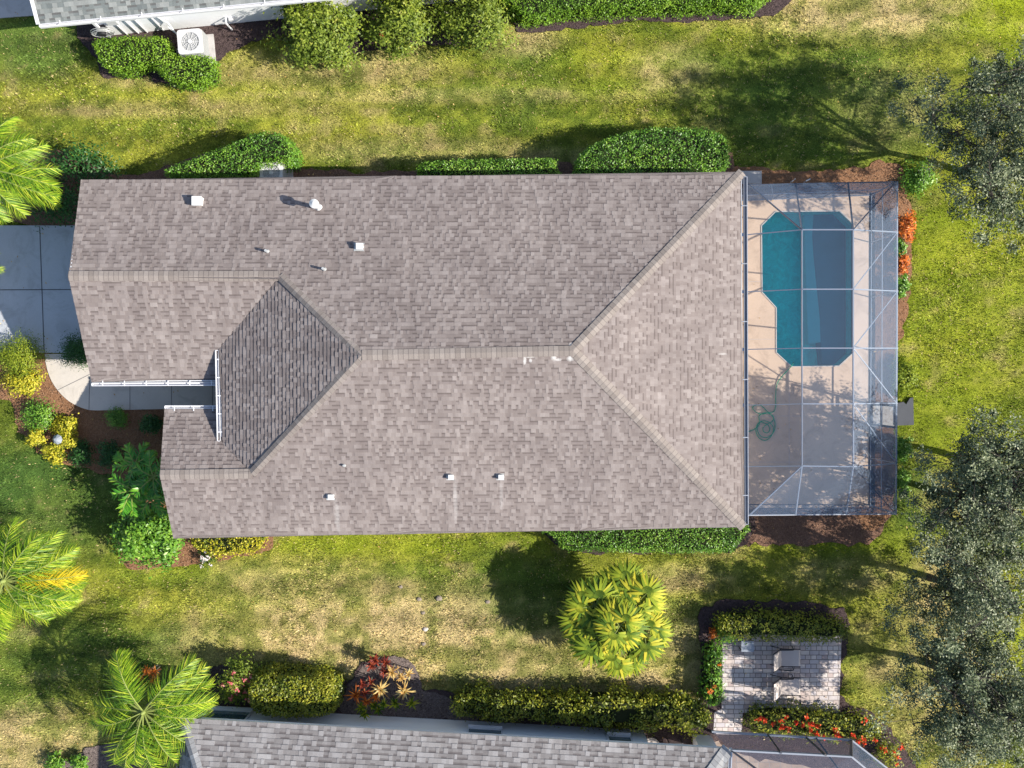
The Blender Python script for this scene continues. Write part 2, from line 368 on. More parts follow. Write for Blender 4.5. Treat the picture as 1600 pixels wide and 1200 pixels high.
# ------------------------------------------------------------------ lawn colour (an array function used by soil and blades)
GREEN = np.array([.120, .165, .020]); LIME = np.array([.262, .275, .035]); TAN = np.array([.47, .37, .18]); BROWN = np.array([.24, .17, .09]); VIV = np.array([.285, .345, .018]); DEEP = np.array([.050, .120, .028])
def ell(x, y, cx, cy, rx, ry, soft=.5):
    c = P(cx, cy); d = np.sqrt(((x - c.x) / (rx * SC)) ** 2 + ((y - c.y) / (ry * SC)) ** 2)
    return 1 - smooth(1 - soft, 1 + soft, d)
def lawn_color(x, y):
    n1 = fbm(x * .35 + 9, y * .9 + 4, 1, 4); n2 = fbm(x * 1.1, y * 1.6, 2, 4); n3 = fbm(x * 3.2, y * 4.2, 3, 3)
    f = smooth(.36, .64, n1 * .45 + n2 * .3 + n3 * .3 - .02)
    c = GREEN[None] * (1 - f[:, None]) + LIME[None] * f[:, None]
    def over(c, col, m): m = np.clip(m, 0, 1)[:, None]; return c * (1 - m) + col[None] * m
    nz = smooth(.34, .64, n2 * .55 + n3 * .45)
    tan = np.zeros_like(x)
    for a in [(600, 1000, 270, 80, .85), (860, 1062, 130, 55, .75), (470, 920, 140, 50, .4), (1080, 1010, 90, 70, .55), (1080, 905, 90, 25, .45), (1470, 940, 60, 90, .75), (1420, 1010, 90, 60, .35),
              (1340, 15, 170, 45, .75), (820, 65, 60, 22, .6), (500, 105, 170, 30, .5), (350, 110, 60, 22, .5), (215, 125, 60, 14, .45), (40, 1165, 120, 55, .7), (1050, 110, 60, 40, .6), (1500, 770, 60, 40, .6),
              (620, 95, 60, 30, .4), (1480, 1050, 110, 130, .6), (330, 1010, 80, 60, .4), (1400, 170, 80, 60, .4), (560, 1055, 240, 25, .7), (1130, 860, 60, 25, .3), (1010, 1070, 80, 30, .8),
              (700, 150, 300, 12, .35), (300, 170, 250, 14, .3), (900, 245, 200, 14, .35), (650, 235, 200, 20, .3), (1330, 900, 100, 30, .35)]:
        tan = np.maximum(tan, ell(x, y, *a[:4], soft=.55) * a[4])
    c = over(c, TAN, tan * (.35 + .9 * nz))
    c = over(c, TAN * .8, smooth(.60, .78, n2) * .45)
    vg = np.zeros_like(x)
    for a in [(1500, 480, 110, 220, .55), (1580, 20, 90, 60, .95), (1595, 990, 60, 80, .95), (1480, 640, 90, 90, .5), (1250, 845, 130, 22, .5), (1420, 860, 60, 40, .5), (860, 840, 90, 30, .3), (560, 850, 180, 20, .5), (1180, 60, 120, 60, .2), (950, 110, 125, 60, .25), (260, 870, 80, 40, .3)]:
        vg = np.maximum(vg, ell(x, y, *a[:4], soft=.5) * a[4])
    c = over(c, VIV, vg * (.5 + .6 * (1 - nz)))
    dp = np.zeros_like(x)  # deep green turf, plus cast shade of house, trees and palms painted in
    for a in [(90, 770, 170, 90, .75), (80, 1030, 200, 70, .5), (60, 70, 90, 60, .75), (1250, 160, 200, 90, .5), (1420, 780, 60, 60, .4), (830, 920, 90, 70, .35), (820, 130, 60, 60, .3)]:
        dp = np.maximum(dp, ell(x, y, *a[:4], soft=.5) * a[4])
    c = over(c, DEEP, dp)
    c = over(c, BROWN, smooth(.66, .80, n3 * .6 + n2 * .4) * .5)
    mow = 1 + .15 * np.sin(y * 5.7 + 1.5 * fbm(x * .3, y * .3, 41, 2)) * smooth(5, 7, np.abs(y))
    c = c * (.62 + .76 * n3[:, None]) * mow[:, None]
    c = c * np.array([1.20, 1.20, 1.25])
    far = smooth(19.5, 21.8, np.maximum(np.abs(x), np.abs(y) * 1.31))[:, None]
    return c * (1 - far) + (GREEN * .55 + LIME * .45) * 1.25 * far
def W2(pts, z=0): return [tuple(P(a, b, z)[:2]) for a, b in pts]
POOL = [(1189, 353), (1211, 331), (1311, 330), (1332, 350), (1332, 552), (1310, 572), (1236, 573), (1212, 551), (1212, 481), (1190, 457)]
poolw = W2(POOL); poolo = poolw
DECKPX = [(1120, 306), (1357, 303), (1357, 791), (1120, 796)]; deckw = W2(DECKPX)
PATIO = [(1128, 985), (1150, 965), (1315, 975), (1310, 1113), (1160, 1113), (1158, 1147), (1114, 1146), (1116, 1112), (1127, 1107)]; patiow = W2(PATIO)
EXCL = [deckw, patiow]
# ------------------------------------------------------------------ beds, paths
def sheet(name, polyw, z, mat, thick=.06, label=None):
    b = MB(); b.prism(polyw, z - thick, z); o = b.build(name, mat); o['kind'] = 'structure'; return o
def curvy(px, n=14):
    q = np.array([tuple(v[:2]) for v in spline([P(a, b) for a, b in px], n, True)])
    q = q + np.stack([fbm(q[:, 0] * 3.1, q[:, 1] * 3.1, 31, 3) - .5, fbm(q[:, 0] * 3.1, q[:, 1] * 3.1, 32, 3) - .5], 1) * .34
    return [tuple(v) for v in q]
DRIVE = W2([(-260, 352), (200, 353), (200, 552), (-260, 549)])
sheet('driveway', DRIVE, .05, M['drive'], .12); EXCL.append(DRIVE)
WALKPX_OUT = [(71, 553), (73, 570), (80, 592), (93, 612), (112, 629), (138, 640), (165, 641)]
walk = [tuple(v[:2]) for v in spline([P(a, b) for a, b in WALKPX_OUT], 5)] + W2([(360, 637), (360, 560), (200, 560), (200, 553.5)])
sheet('walkway', walk, .045, M['walk'], .1); EXCL.append(walk)
jb = MB()
for a, b, w_ in [((62, 353), (69, 551), .03), ((-250, 454), (198, 452), .03)]: jb.bar(P(*a, .052), P(*b, .052), w_, .006)
o = jb.build('driveway_joints', M['joint']); o['kind'] = 'structure'
jb = MB()
for a, b in [((89, 610), (150, 580)), ((139, 640), (140, 590)), ((203, 640), (203, 590)), ((268, 639), (268, 590)), ((332, 637), (332, 600))]: jb.bar(P(*a, .047), P(*b, .047), .015, .006)
o = jb.build('walkway_joints', M['joint']); o['kind'] = 'structure'
BEDS = {
 'front_mulch_bed': ('mulch_orange', [(-60, 535), (60, 545), (80, 560), (100, 600), (160, 635), (360, 630), (360, 760), (215, 752), (150, 738), (100, 722), (60, 705), (30, 670), (18, 630), (-30, 610)]),
 'corner_mulch_bed': ('mulch_orange', [(250, 780), (330, 830), (420, 835), (418, 862), (350, 872), (310, 880), (275, 888), (240, 890), (190, 880), (200, 800)]),
 'north_wall_mulch_bed': ('mulch_brown', [(60, 235), (150, 262), (205, 272), (255, 262), (395, 215), (455, 222), (478, 262), (660, 266), (700, 252), (870, 252), (905, 262), (960, 232), (1120, 228), (1150, 268), (1160, 330), (60, 352)]),
 'cage_north_mulch_bed': ('mulch_orange', [(1150, 265), (1240, 268), (1330, 262), (1395, 250), (1412, 262), (1413, 320), (1340, 330), (1150, 320)]),
 'cage_south_mulch_bed': ('mulch_brown', [(1120, 770), (1375, 775), (1382, 822), (1355, 848), (1290, 852), (1200, 850), (1152, 850), (1120, 845)]),
 'cage_east_mulch_bed': ('mulch_orange', [(1340, 300), (1412, 300), (1425, 380), (1420, 440), (1410, 520), (1398, 560), (1398, 780), (1340, 790)]),
 'hedge_south_mulch_bed': ('mulch_dark', [(840, 790), (1155, 790), (1155, 858), (1100, 862), (900, 860), (845, 830)]),
 'neighbour_north_mulch_bed': ('mulch_dark', [(140, 30), (420, 0), (790, -20), (760, 60), (640, 72), (520, 82), (420, 60), (345, 92), (325, 128), (295, 142), (265, 135), (225, 118), (180, 122), (156, 118), (152, 98)]),
 'far_hedge_mulch_bed': ('mulch_dark', [(800, -25), (1215, -40), (1210, 22), (1120, 30), (940, 38), (822, 52), (800, 30)]),
 'neighbour_south_mulch_bed': ('mulch_dark', [(290, 1080), (330, 1045), (400, 1038), (520, 1052), (545, 1062), (560, 1040), (600, 1030), (640, 1045), (660, 1075), (720, 1082), (900, 1090), (1000, 1096), (1100, 1102), (1112, 1110), (1118, 1160), (800, 1160), (300, 1125)]),
 'patio_mulch_bed': ('mulch_dark', [(1100, 950), (1180, 938), (1305, 948), (1325, 970), (1322, 1005), (1316, 1090), (1360, 1112), (1400, 1150), (1430, 1210), (1380, 1210), (1160, 1180), (1100, 1120), (1095, 1020)]),
 'corner_dirt_patch': ('mulch_grey', [(75, 1198), (110, 1184), (150, 1168), (230, 1168), (240, 1260), (70, 1260)]),
 'croton_dirt_patch': ('mulch_grey', [(560, 1050), (590, 1028), (630, 1028), (655, 1050), (662, 1078), (730, 1100), (730, 1125), (540, 1115)]),
}
bz = .012
for nm, (mt, px) in BEDS.items():
    w_ = curvy(px); bz += .003
    sheet(nm, w_, bz, M[mt], .05); EXCL.append(w_)
# ground: one sheet out to the horizon with a hole where the pool is sunk
gx = np.concatenate([[-900, -300, -100, -45], np.arange(-22, 22.01, .12), [45, 100, 300, 900]])
gy = np.concatenate([[-900, -300, -100, -40], np.arange(-17, 17.01, .12), [40, 100, 300, 900]])
GX, GY = np.meshgrid(gx, gy); nx, ny = len(gx), len(gy)
gvx, gvy = GX.ravel(), GY.ravel()
idx = np.arange(nx * ny).reshape(ny, nx)
F = np.stack([idx[:-1, :-1].ravel(), idx[:-1, 1:].ravel(), idx[1:, 1:].ravel(), idx[1:, :-1].ravel()], 1)
gz = (fbm(gvx * .8, gvy * .8, 5, 3) - .5) * .05 * (np.abs(gvx) < 22) * (np.abs(gvy) < 17)
near = np.zeros(len(gvx), bool)
for e in EXCL: near |= inpoly(gvx, gvy, e)
gz[near] = -.03
deckc = [(p[0] * 1.0, p[1]) for p in deckw]
cx_, cy_ = gvx[F].mean(1), gvy[F].mean(1)
keep = ~inpoly(cx_, cy_, W2([(1165, 320), (1345, 318), (1345, 775), (1165, 780)]))
F = F[keep]
m = N('lawn_soil'); ca = m.attr('col').outputs['Color']; n_ = m.noise(26, 4, .75, dist=1.0)
ca = m.mix(.45, ca, m.ramp(m.noise(.35, 5, .6), [(.3, (.55, .62, .5)), (.7, (1.25, 1.15, 1.2))]), 'MULTIPLY')
cc = m.mix(1.0, ca, m.ramp(n_, [(.30, (.30, .32, .30)), (.5, (.85, .85, .85)), (.72, (1.5, 1.42, 1.3))]), 'MULTIPLY')
m.bsdf(cc, .95, .1, normal=m.bump(n_, .06, 1)); M['lawn'] = m.m
g = np_mesh('ground', np.stack([gvx, gvy, gz], 1), F, M['lawn'], col=lawn_color(gvx, gvy)); g['kind'] = 'structure'
# ------------------------------------------------------------------ leaf generators
def unit(a): return a / np.maximum(np.linalg.norm(a, axis=1, keepdims=True), 1e-9)
def leaves(cen, nrm, ln, wd, fold=.15, align=None):
    n = len(cen); nrm = unit(nrm); r = rng.normal(size=(n, 3)) if align is None else align
    d = unit(r - nrm * np.sum(r * nrm, 1, keepdims=True)); s = np.cross(nrm, d)
    ln = np.broadcast_to(np.asarray(ln), (n,))[:, None]; wd = np.broadcast_to(np.asarray(wd), (n,))[:, None]
    a = cen - d * ln * .5; b = cen + s * wd * .5 + nrm * ln * fold * .3; c = cen + d * ln * .5 - nrm * ln * fold; e = cen - s * wd * .5 + nrm * ln * fold * .3
    V = np.stack([a, b, c, e], 1).reshape(-1, 3); F = np.arange(4 * n).reshape(-1, 4); return V, F
def sample_poly(poly, n):
    p = np.array(poly); lo, hi = p.min(0), p.max(0); out = np.zeros((0, 2))
    while len(out) < n:
        q = rng.uniform(lo, hi, (n * 2, 2)); q = q[inpoly(q[:, 0], q[:, 1], poly)]; out = np.concatenate([out, q])
    return out[:n]
def area(poly): return abs(sum(poly[i][0] * poly[(i + 1) % len(poly)][1] - poly[(i + 1) % len(poly)][0] * poly[i][1] for i in range(len(poly)))) / 2
def edge_dist(q, poly):
    d = np.full(len(q), 1e9)
    for i in range(len(poly)):
        a = np.array(poly[i][:2]); b = np.array(poly[(i + 1) % len(poly)][:2]); ab = b - a
        t = np.clip(((q - a) @ ab) / max(ab @ ab, 1e-9), 0, 1)[:, None]; d = np.minimum(d, np.linalg.norm(q - a - t * ab, axis=1))
    return d
def offset_poly(poly, d):
    n = len(poly); A = sum(poly[i][0] * poly[(i + 1) % n][1] - poly[(i + 1) % n][0] * poly[i][1] for i in range(n)); sg = 1 if A > 0 else -1; out = []
    for i in range(n):
        a, b, c = [np.array(poly[k % n][:2]) for k in (i - 1, i, i + 1)]
        e1 = (b - a) / max(np.linalg.norm(b - a), 1e-9); e2 = (c - b) / max(np.linalg.norm(c - b), 1e-9)
        nn = np.array([-(e1 + e2)[1], (e1 + e2)[0]]); nn /= max(np.linalg.norm(nn), 1e-9); out.append(tuple(b + nn * d * sg))
    return out
def hedge(name, label, cat, px, h, mat, group=None, size=.068, dens=640, lump=.13, flowers=None, rag=.05, smoothed=True):
    zz = h * .92
    poly = [tuple(v[:2]) for v in spline([P(a, b, zz) for a, b in px], 5, True)] if smoothed else W2(px, zz)
    c0 = np.array(poly).mean(0); t = thing(name, label, cat, (c0[0], c0[1], 0), group)
    core = MB(); core.prism(offset_poly(poly, .13), .0, h - .20); core.build('branches', M['twig'], t)
    A = area(poly); n = int(A * dens); q = sample_poly(poly, n); ed = edge_dist(q, poly)
    lum = fbm(q[:, 0] * 2.6, q[:, 1] * 2.6, 8, 3) - .5
    z = h - .22 * np.exp(-ed / .10) + lum * lump * 2.4 - rng.random(n) ** 2 * .12
    cen = np.column_stack([q + rng.normal(size=(n, 2)) * rag * .5, z])
    nr = np.column_stack([rng.normal(size=(n, 2)) * .55, np.full(n, 1.0)])
    # sides
    per = [np.linalg.norm(np.array(poly[i]) - np.array(poly[(i + 1) % len(poly)])) for i in range(len(poly))]; tot = sum(per)
    ns = int(tot * h * dens * .8); k = rng.choice(len(poly), ns, p=np.array(per) / tot); tt = rng.random(ns)[:, None]; pa = np.array(poly)
    e = pa[k] * (1 - tt) + pa[(k + 1) % len(poly)] * tt; dirv = pa[(k + 1) % len(poly)] - pa[k]
    Asg = 1 if sum(poly[i][0] * poly[(i + 1) % len(poly)][1] - poly[(i + 1) % len(poly)][0] * poly[i][1] for i in range(len(poly))) > 0 else -1
    on = unit(np.column_stack([dirv[:, 1], -dirv[:, 0]])) * Asg
    zs = rng.random(ns) * h * .95; bul = (fbm(e[:, 0] * 3, e[:, 1] * 3 + zs, 9, 2) - .5) * lump * 1.6 - .02 - .10 * (zs / h) ** 3
    e = e + on * (bul + rng.normal(size=ns) * rag)[:, None]
    cen = np.concatenate([cen, np.column_stack([e, zs])]); nr = np.concatenate([nr, np.column_stack([on, np.full(ns, .5)]) + rng.normal(size=(ns, 3)) * .5])
    V, Fq = leaves(cen, nr, size * rng.uniform(.7, 1.35, len(cen)), size * .52 * rng.uniform(.8, 1.2, len(cen)))
    pt_ = fbm(cen[:, 0] * 1.8, cen[:, 1] * 1.8 + cen[:, 2], 17, 3) - .5
    np_mesh('foliage', V, Fq, mat, t, rnd=np.clip(rng.beta(2, 2.2, len(cen)) + pt_ * .8, 0, 1))
    if flowers: add_flowers(t, cen[:n], flowers)
    return t
def add_flowers(t, cen, fl):
    mat, cnt, sz = fl; top = cen[np.argsort(-cen[:, 2])[:max(len(cen) * 45 // 100, 10)]]; c = top[rng.choice(len(top), min(cnt, len(top)), replace=False)]
    for p in c:
        m_ = 12; cc = p + rng.normal(size=(m_, 3)) * sz * .36 * np.array([1, 1, .4]) + np.array([0, 0, .05])
        V, Fq = leaves(cc, rng.normal(size=(m_, 3)) * .6 + np.array([0, 0, 1]), sz * .75, sz * .6)
        np_mesh('flower', V, Fq, mat, t, rnd=rng.random(m_))
def shrub(name, label, cat, px, py, r, h, mat, group=None, size=.08, n=None, clumps=26, ry=None, asp=.5, flowers=None, droop=0, cl=.28, sub=None, twigs=False):
    """rounded bush; r and ry in photo pixels seen at its mid height"""
    rx = r * SC; ryw = (ry or r) * SC; c = P(px, py, h * .6); t = thing(name, label, cat, (c.x, c.y, 0), group)
    if n is None: n = int(1900 * rx * ryw * (.075 / size) ** 1.5) + 350
    sb = MB(); k_ = 7
    cd = rng.normal(size=(clumps, 3)); cd[:, 2] = np.abs(cd[:, 2]) * .9 + .05; cd = unit(cd); rad = rng.uniform(.58, 1.02, clumps)[:, None]
    cc = cd * rad * np.array([rx, ryw, h * .62]) + np.array([c.x, c.y, h * .30])
    for i in range(0, clumps, max(1, clumps // 9)): sb.cyl((c.x + rng.normal() * .04, c.y + rng.normal() * .04, 0), tuple(cc[i]), .022, .008, 5)
    sb.build('stems', M['stem_pale'] if twigs else M['twig'], t)
    k = rng.integers(0, clumps, n); sg = cl * min(rx, ryw)
    cen = cc[k] + rng.normal(size=(n, 3)) * sg * np.array([1, 1, .7]) * .75
    fill = rng.random(n) < .25; f = rng.normal(size=(n, 3)); f[:, 2] = np.abs(f[:, 2]); f = unit(f) * rng.uniform(.3, .85, n)[:, None] * np.array([rx, ryw, h * .6]) + np.array([c.x, c.y, h * .28])
    cen[fill] = f[fill]; cen[:, 2] = np.clip(cen[:, 2], .04, None)
    nr = (cen - np.array([c.x, c.y, h * .2])) * np.array([1, 1, 1.4]); nr = unit(nr) + rng.normal(size=(n, 3)) * .45 + np.array([0, 0, .35])
    V, Fq = leaves(cen, nr, size * rng.uniform(.7, 1.4, n), size * asp * rng.uniform(.8, 1.2, n))
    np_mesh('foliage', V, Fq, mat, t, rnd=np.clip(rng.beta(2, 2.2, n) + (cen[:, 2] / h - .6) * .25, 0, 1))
    if flowers: add_flowers(t, cen, flowers)
    return t
def blades_mesh(name, B, D, Ln, Wd, mat, parent, bend=.4, segs=3, rnd=None, up=None, taper=True):
    """strap leaves: base B, direction D, curving down"""
    n = len(B); D = unit(D); upv = np.array([0, 0, 1.]); s = np.cross(D, upv); s = unit(s + 1e-6); Ln = np.broadcast_to(Ln, (n,)).reshape(n, 1); Wd = np.broadcast_to(Wd, (n,)).reshape(n, 1); bend = np.broadcast_to(bend, (n,)).reshape(n, 1)
    rows = []
    for k in range(segs + 1):
        t = k / segs; p = B + D * Ln * t - upv * (bend * Ln * t * t); wk = Wd * (.55 + .9 * t - 1.42 * t * t if taper else 1)
        rows.append(p - s * wk * .5); rows.append(p + s * wk * .5)
    V = np.stack(rows, 1); m_ = 2 * (segs + 1); V = V.reshape(-1, 3); base = (np.arange(n) * m_)[:, None]
    F = np.concatenate([np.concatenate([base + 2 * k, base + 2 * k + 1, base + 2 * k + 3, base + 2 * k + 2], 1) for k in range(segs)])
    r = rng.random(n) if rnd is None else rnd
    return np_mesh(name, V, F, mat, parent, rnd=np.tile(r, segs))
def rosette(name, label, px, py, h, rad, mat, group=None, heads=4, lv=34, wd=.035, cat='plant', spread=None):
    """croton / bromeliad like clump: heads of strap leaves"""
    c = P(px, py, h * .8); t = thing(name, label, cat, (c.x, c.y, 0), group); spread = rad * .6 if spread is None else spread
    st = MB(); B = []; D = []; Ln = []
    for i in range(heads):
        a = 2 * math.pi * i / heads + rng.random(); rr = spread * (0 if heads == 1 else rng.uniform(.5, 1)); hx, hy, hz = c.x + rr * math.cos(a), c.y + rr * math.sin(a), h * rng.uniform(.7, 1)
        st.cyl((c.x + rr * .4 * math.cos(a), c.y + rr * .4 * math.sin(a), 0), (hx, hy, hz), .022, .014, 6)
        for k in range(lv):
            aa = 2.4 * k + rng.random(); el = R(78 - 70 * k / lv); B.append((hx, hy, hz - .10 * k / lv)); D.append((math.cos(aa) * math.cos(el), math.sin(aa) * math.cos(el), math.sin(el))); Ln.append((rad if heads == 1 else rad * .62) * rng.uniform(.7, 1.1) * (.6 + .5 * k / lv))
    st.build('stem', M['stem_pale'], t)
    blades_mesh('leaves', np.array(B), np.array(D), np.array(Ln), wd, mat, t, .35)
    return t
def frond(parent, hub, az, el, length, droop, mat, leaf=.48, pairs=70, wd=.024, sweep=.75, name='frond', hang=.55, side=0):
    ca, sa = math.cos(az), math.sin(az); T = np.linspace(0, 1, 15); r = length * T * (1 - .12 * T)
    z = hub[2] + math.tan(el) * r * (1 - T * .2) - droop * length * T ** 2.2
    sx = side * length * T ** 2
    pts = np.stack([hub[0] + r * ca - sx * sa, hub[1] + r * sa + sx * ca, z], 1)
    b = MB(); b.tube([tuple(p) for p in pts], [.024 * (1 - .85 * t) + .003 for t in T], 5); o = b.build(name, M['stem'], parent)
    n = pairs; t = np.linspace(.16, .99, n); t = np.concatenate([t, t]) + rng.normal(size=2 * n) * .004; t = np.clip(t, .1, 1); sg = np.concatenate([np.ones(n), -np.ones(n)])
    B = np.stack([np.interp(t, T, pts[:, k]) for k in range(3)], 1); tb = np.stack([np.interp(np.clip(t + .02, 0, 1), T, pts[:, k]) - np.interp(t - .02, T, pts[:, k]) for k in range(3)], 1); tb = unit(tb)
    sd = unit(np.cross(tb, np.array([0, 0, 1.]))) * sg[:, None]
    D = sd * 1.0 + tb * (sweep + .9 * t[:, None] ** 2) + np.array([0, 0, 1]) * rng.normal(.05, .60, 2 * n)[:, None] + tb * rng.normal(0, .12, 2 * n)[:, None]
    Ln = leaf * (np.sin(np.pi * np.clip(t * .86 + .12, 0, 1)) ** .6) * rng.uniform(.7, 1.2, 2 * n)
    lf = blades_mesh('leaflets', B, D, Ln, wd, mat, o, rng.uniform(hang * .4, hang * 1.5, 2 * n), rnd=np.clip(rng.normal(.5, .27, 2 * n) + (t - .5) * .25, 0, 1))
    return o
def feather_palm(label, px, py, z, fr, mat='palm', group=None, trunk_r=.13, leaf=.48, lean=(0, 0), low=.8):
    hub = P(px, py, z); bx, by = hub.x + lean[0], hub.y + lean[1]
    t = thing('palm_tree', label, 'palm', (bx, by, 0), group); b = MB(); K = 9
    b.tube([(bx + (hub.x - bx) * (k / K), by + (hub.y - by) * (k / K), (z - .25) * k / K) for k in range(K + 1)], [trunk_r * (1.25 - .45 * k / K) * (1 + .06 * (k % 2)) for k in range(K + 1)], 12)
    b.build('trunk', M['trunk'], t, smooth=True)
    b = MB(); b.tube([(hub.x, hub.y, z - .3), (hub.x, hub.y, z - .05), (hub.x + .02, hub.y, z + .2)], [.10, .11, .03], 10); b.build('crownshaft', M['stem'], t, smooth=True)
    for f in fr:
        az, ln = R(f[0]), f[1]; el = R(f[2] if len(f) > 2 else 25); dr = f[3] if len(f) > 3 else .45; mt = L[f[4]] if len(f) > 4 else L[mat]
        frond(t, (hub.x, hub.y, z), az, el, ln, dr, mt, leaf=leaf, side=rng.uniform(-.18, .18))
        if len(f) < 5 and rng.random() < low: frond(t, (hub.x, hub.y, z - .15), az + rng.uniform(.15, .35) * rng.choice([-1, 1]), el - .25, ln * rng.uniform(.78, .95), dr + .1, mt, leaf=leaf, side=rng.uniform(-.2, .2))
    return t
# ------------------------------------------------------------------ roofs and houses
def shingle_roof(name, planes, mat, parent, course=.13, tab=(.07, .155), lip=.015, thick=.009):
    """real courses: every shingle is a quad lifted at its lower edge, some tabs a layer thicker"""
    Vv = []; Ff = []; UV = []; RN = []
    for pts, dn in planes:
        dn = Vector(dn).normalized(); al = Vector((-dn.y, dn.x))
        A = np.array([[p.x, p.y, 1.0] for p in pts]); zc_ = np.linalg.lstsq(A, np.array([p.z for p in pts]), rcond=None)[0]
        zf = lambda x, y: zc_[0] * x + zc_[1] * y + zc_[2]
        sl = -(zc_[0] * dn.x + zc_[1] * dn.y); k = math.sqrt(1 + sl * sl)
        U = [p.to_2d().dot(al) for p in pts]; W = [-p.to_2d().dot(dn) for p in pts]; n = len(pts); w0, w1 = min(W), max(W); cw = course / k
        nrm = Vector((-zc_[0], -zc_[1], 1)).normalized()
        def cuts(w):
            o = []
            for i in range(n):
                a_, b_ = W[i], W[(i + 1) % n]
                if (a_ > w) != (b_ > w): o.append(U[i] + (U[(i + 1) % n] - U[i]) * (w - a_) / (b_ - a_))
            return sorted(o)
        def pt(u, w, lift): x, y = al.x * u - dn.x * w, al.y * u - dn.y * w; return (x + nrm.x * lift, y + nrm.y * lift, zf(x, y) + nrm.z * lift)
        def quad(ps, uvs, rr):
            i = len(Vv); Vv.extend(ps); Ff.append((i, i + 1, i + 2, i + 3)); UV.extend(uvs); RN.append(rr)
        rows = int((w1 - w0) / cw) + 1; wob = rng.normal(size=rows + 2) * .004
        for j in range(rows):
            a_, b_ = w0 + j * cw + (wob[j] if j else 0), min(w0 + (j + 1) * cw + wob[j + 1], w1)
            ca_, cb_ = cuts(a_ + 1e-4), cuts(b_ - 1e-4)
            if len(ca_) != len(cb_): cb_ = cuts(a_ + (b_ - a_) * .5); 
            if len(ca_) != len(cb_) or not ca_: continue
            slab = .5; 
            for q in range(0, len(ca_), 2):
                l0, r0, l1, r1 = ca_[q], ca_[q + 1], cb_[q], cb_[q + 1]; lo, hi = min(l0, l1), max(r0, r1); u = lo + 0; first = True; sl_end = lo
                while u < hi - 1e-6:
                    if u >= sl_end: slab = rng.random(); sl_end = u + .95
                    v_ = min(u + rng.uniform(*tab), hi)
                    if hi - v_ < .03: v_ = hi
                    x0, x1 = min(max(u, l0), r0), min(max(v_, l0), r0); y0, y1 = min(max(u, l1), r1), min(max(v_, l1), r1)
                    up_ = rng.random() < .45; h0 = lip + (thick if up_ else 0); h1 = (thick * .35 if up_ else 0)
                    rr = float(np.clip(rng.beta(2.2, 2.2) * .42 + slab * .10 + (.46 if up_ else .10), 0, 1))
                    P0, P1, P2, P3 = pt(x0, a_, h0), pt(x1, a_, h0), pt(y1, b_ + cw * .10, h1), pt(y0, b_ + cw * .10, h1)
                    if dn.x * al.y - dn.y * al.x > 0: pass
                    bnd = 2.0 if (not up_ and rng.random() < .62) else 0.0; va, vb = j * course + .001, (j + 1) * course - .001
                    quad([P0, P1, P2, P3], [(x0, va), (x1, va), (y1, vb), (y0, vb)], min(rr, .98) + bnd)
                    quad([pt(x0, a_, -.004), pt(x1, a_, -.004), P1, P0], [(x0, a_ * k)] * 4, rr * .6)
                    if up_:
                        quad([pt(x0, a_, 0), P0, P3, pt(y0, b_, 0)], [(x0, a_ * k)] * 4, rr * .7); quad([P1, pt(x1, a_, 0), pt(y1, b_, 0), P2], [(x1, a_ * k)] * 4, rr * .7)
                    u = v_
    return np_mesh(name, np.array(Vv), np.array(Ff), mat, parent, rnd=np.array(RN), uv=np.array(UV))
def cap(b, p, q, wd=.14, lift=.035, rise=.045, side=None):
    """folded shingle cap along a ridge or hip"""
    p, q = Vector(p), Vector(q); d = (q - p); ln = d.length; d.normalize(); s = d.cross(Vector((0, 0, 1))).normalized(); up = Vector((0, 0, 1))
    n_ = max(1, int(ln / .15))
    A = [p - s * wd + up * (lift - rise), p + up * lift, p + s * wd + up * (lift - rise)]; B = [v + d * ln for v in A]
    for i in (0, 1):
        b.face([A[i + 1], B[i + 1], B[i], A[i]][::-1] if False else [A[i], B[i], B[i + 1], A[i + 1]], [(0, 0), (ln, 0), (ln, .2), (0, .2)])
    for i, sg in ((0, -1), (2, 1)):
        lo = [v - up * .05 for v in (A[i], B[i])]; b.face([A[i], B[i], lo[1], lo[0]], [(0, 0), (ln, 0), (ln, 0), (0, 0)])
def gutter(parent, p, q, out, straps=6, w_=.11, name='gutter', mat='white', z=-.02, gap=0):
    p, q, out = Vector(p), Vector(q), Vector((out[0], out[1], 0)).normalized(); b = MB(); up = Vector((0, 0, 1)); o0 = out * gap
    p = p + up * z + o0; q = q + up * z + o0
    b.bar(p + out * .008, q + out * .008, .012, .10); b.bar(p + out * (w_ - .012), q + out * (w_ - .012), .022, .11)
    b.bar(p + out * w_ / 2 - up * .06, q + out * w_ / 2 - up * .06, w_ - .03, .012)
    for e in (p, q): b.bar(e + out * .02, e + out * (w_ - .02), .02, .11)
    o = b.build(name, M[mat], parent)
    for i in range(straps):
        c = p.lerp(q, (i + .5) / straps); MB().bar(c + up * .052 - out * .06, c + up * .052 + out * w_, .03, .012).build('gutter_strap', M[mat], o)
    return o
def fascia(parent, pts, closed=True, h=.17, mat='white'):
    b = MB(); n = len(pts); ip = offset_poly([tuple(p[:2]) for p in pts], .035); pts = [Vector((a[0], a[1], p.z)) for a, p in zip(ip, pts)]
    for i in range(n if closed else n - 1):
        p, q = pts[i], pts[(i + 1) % n]; b.bar(p - Vector((0, 0, h / 2 + .012)), q - Vector((0, 0, h / 2 + .012)), .03, h)
    return b.build('fascia', M[mat], parent)
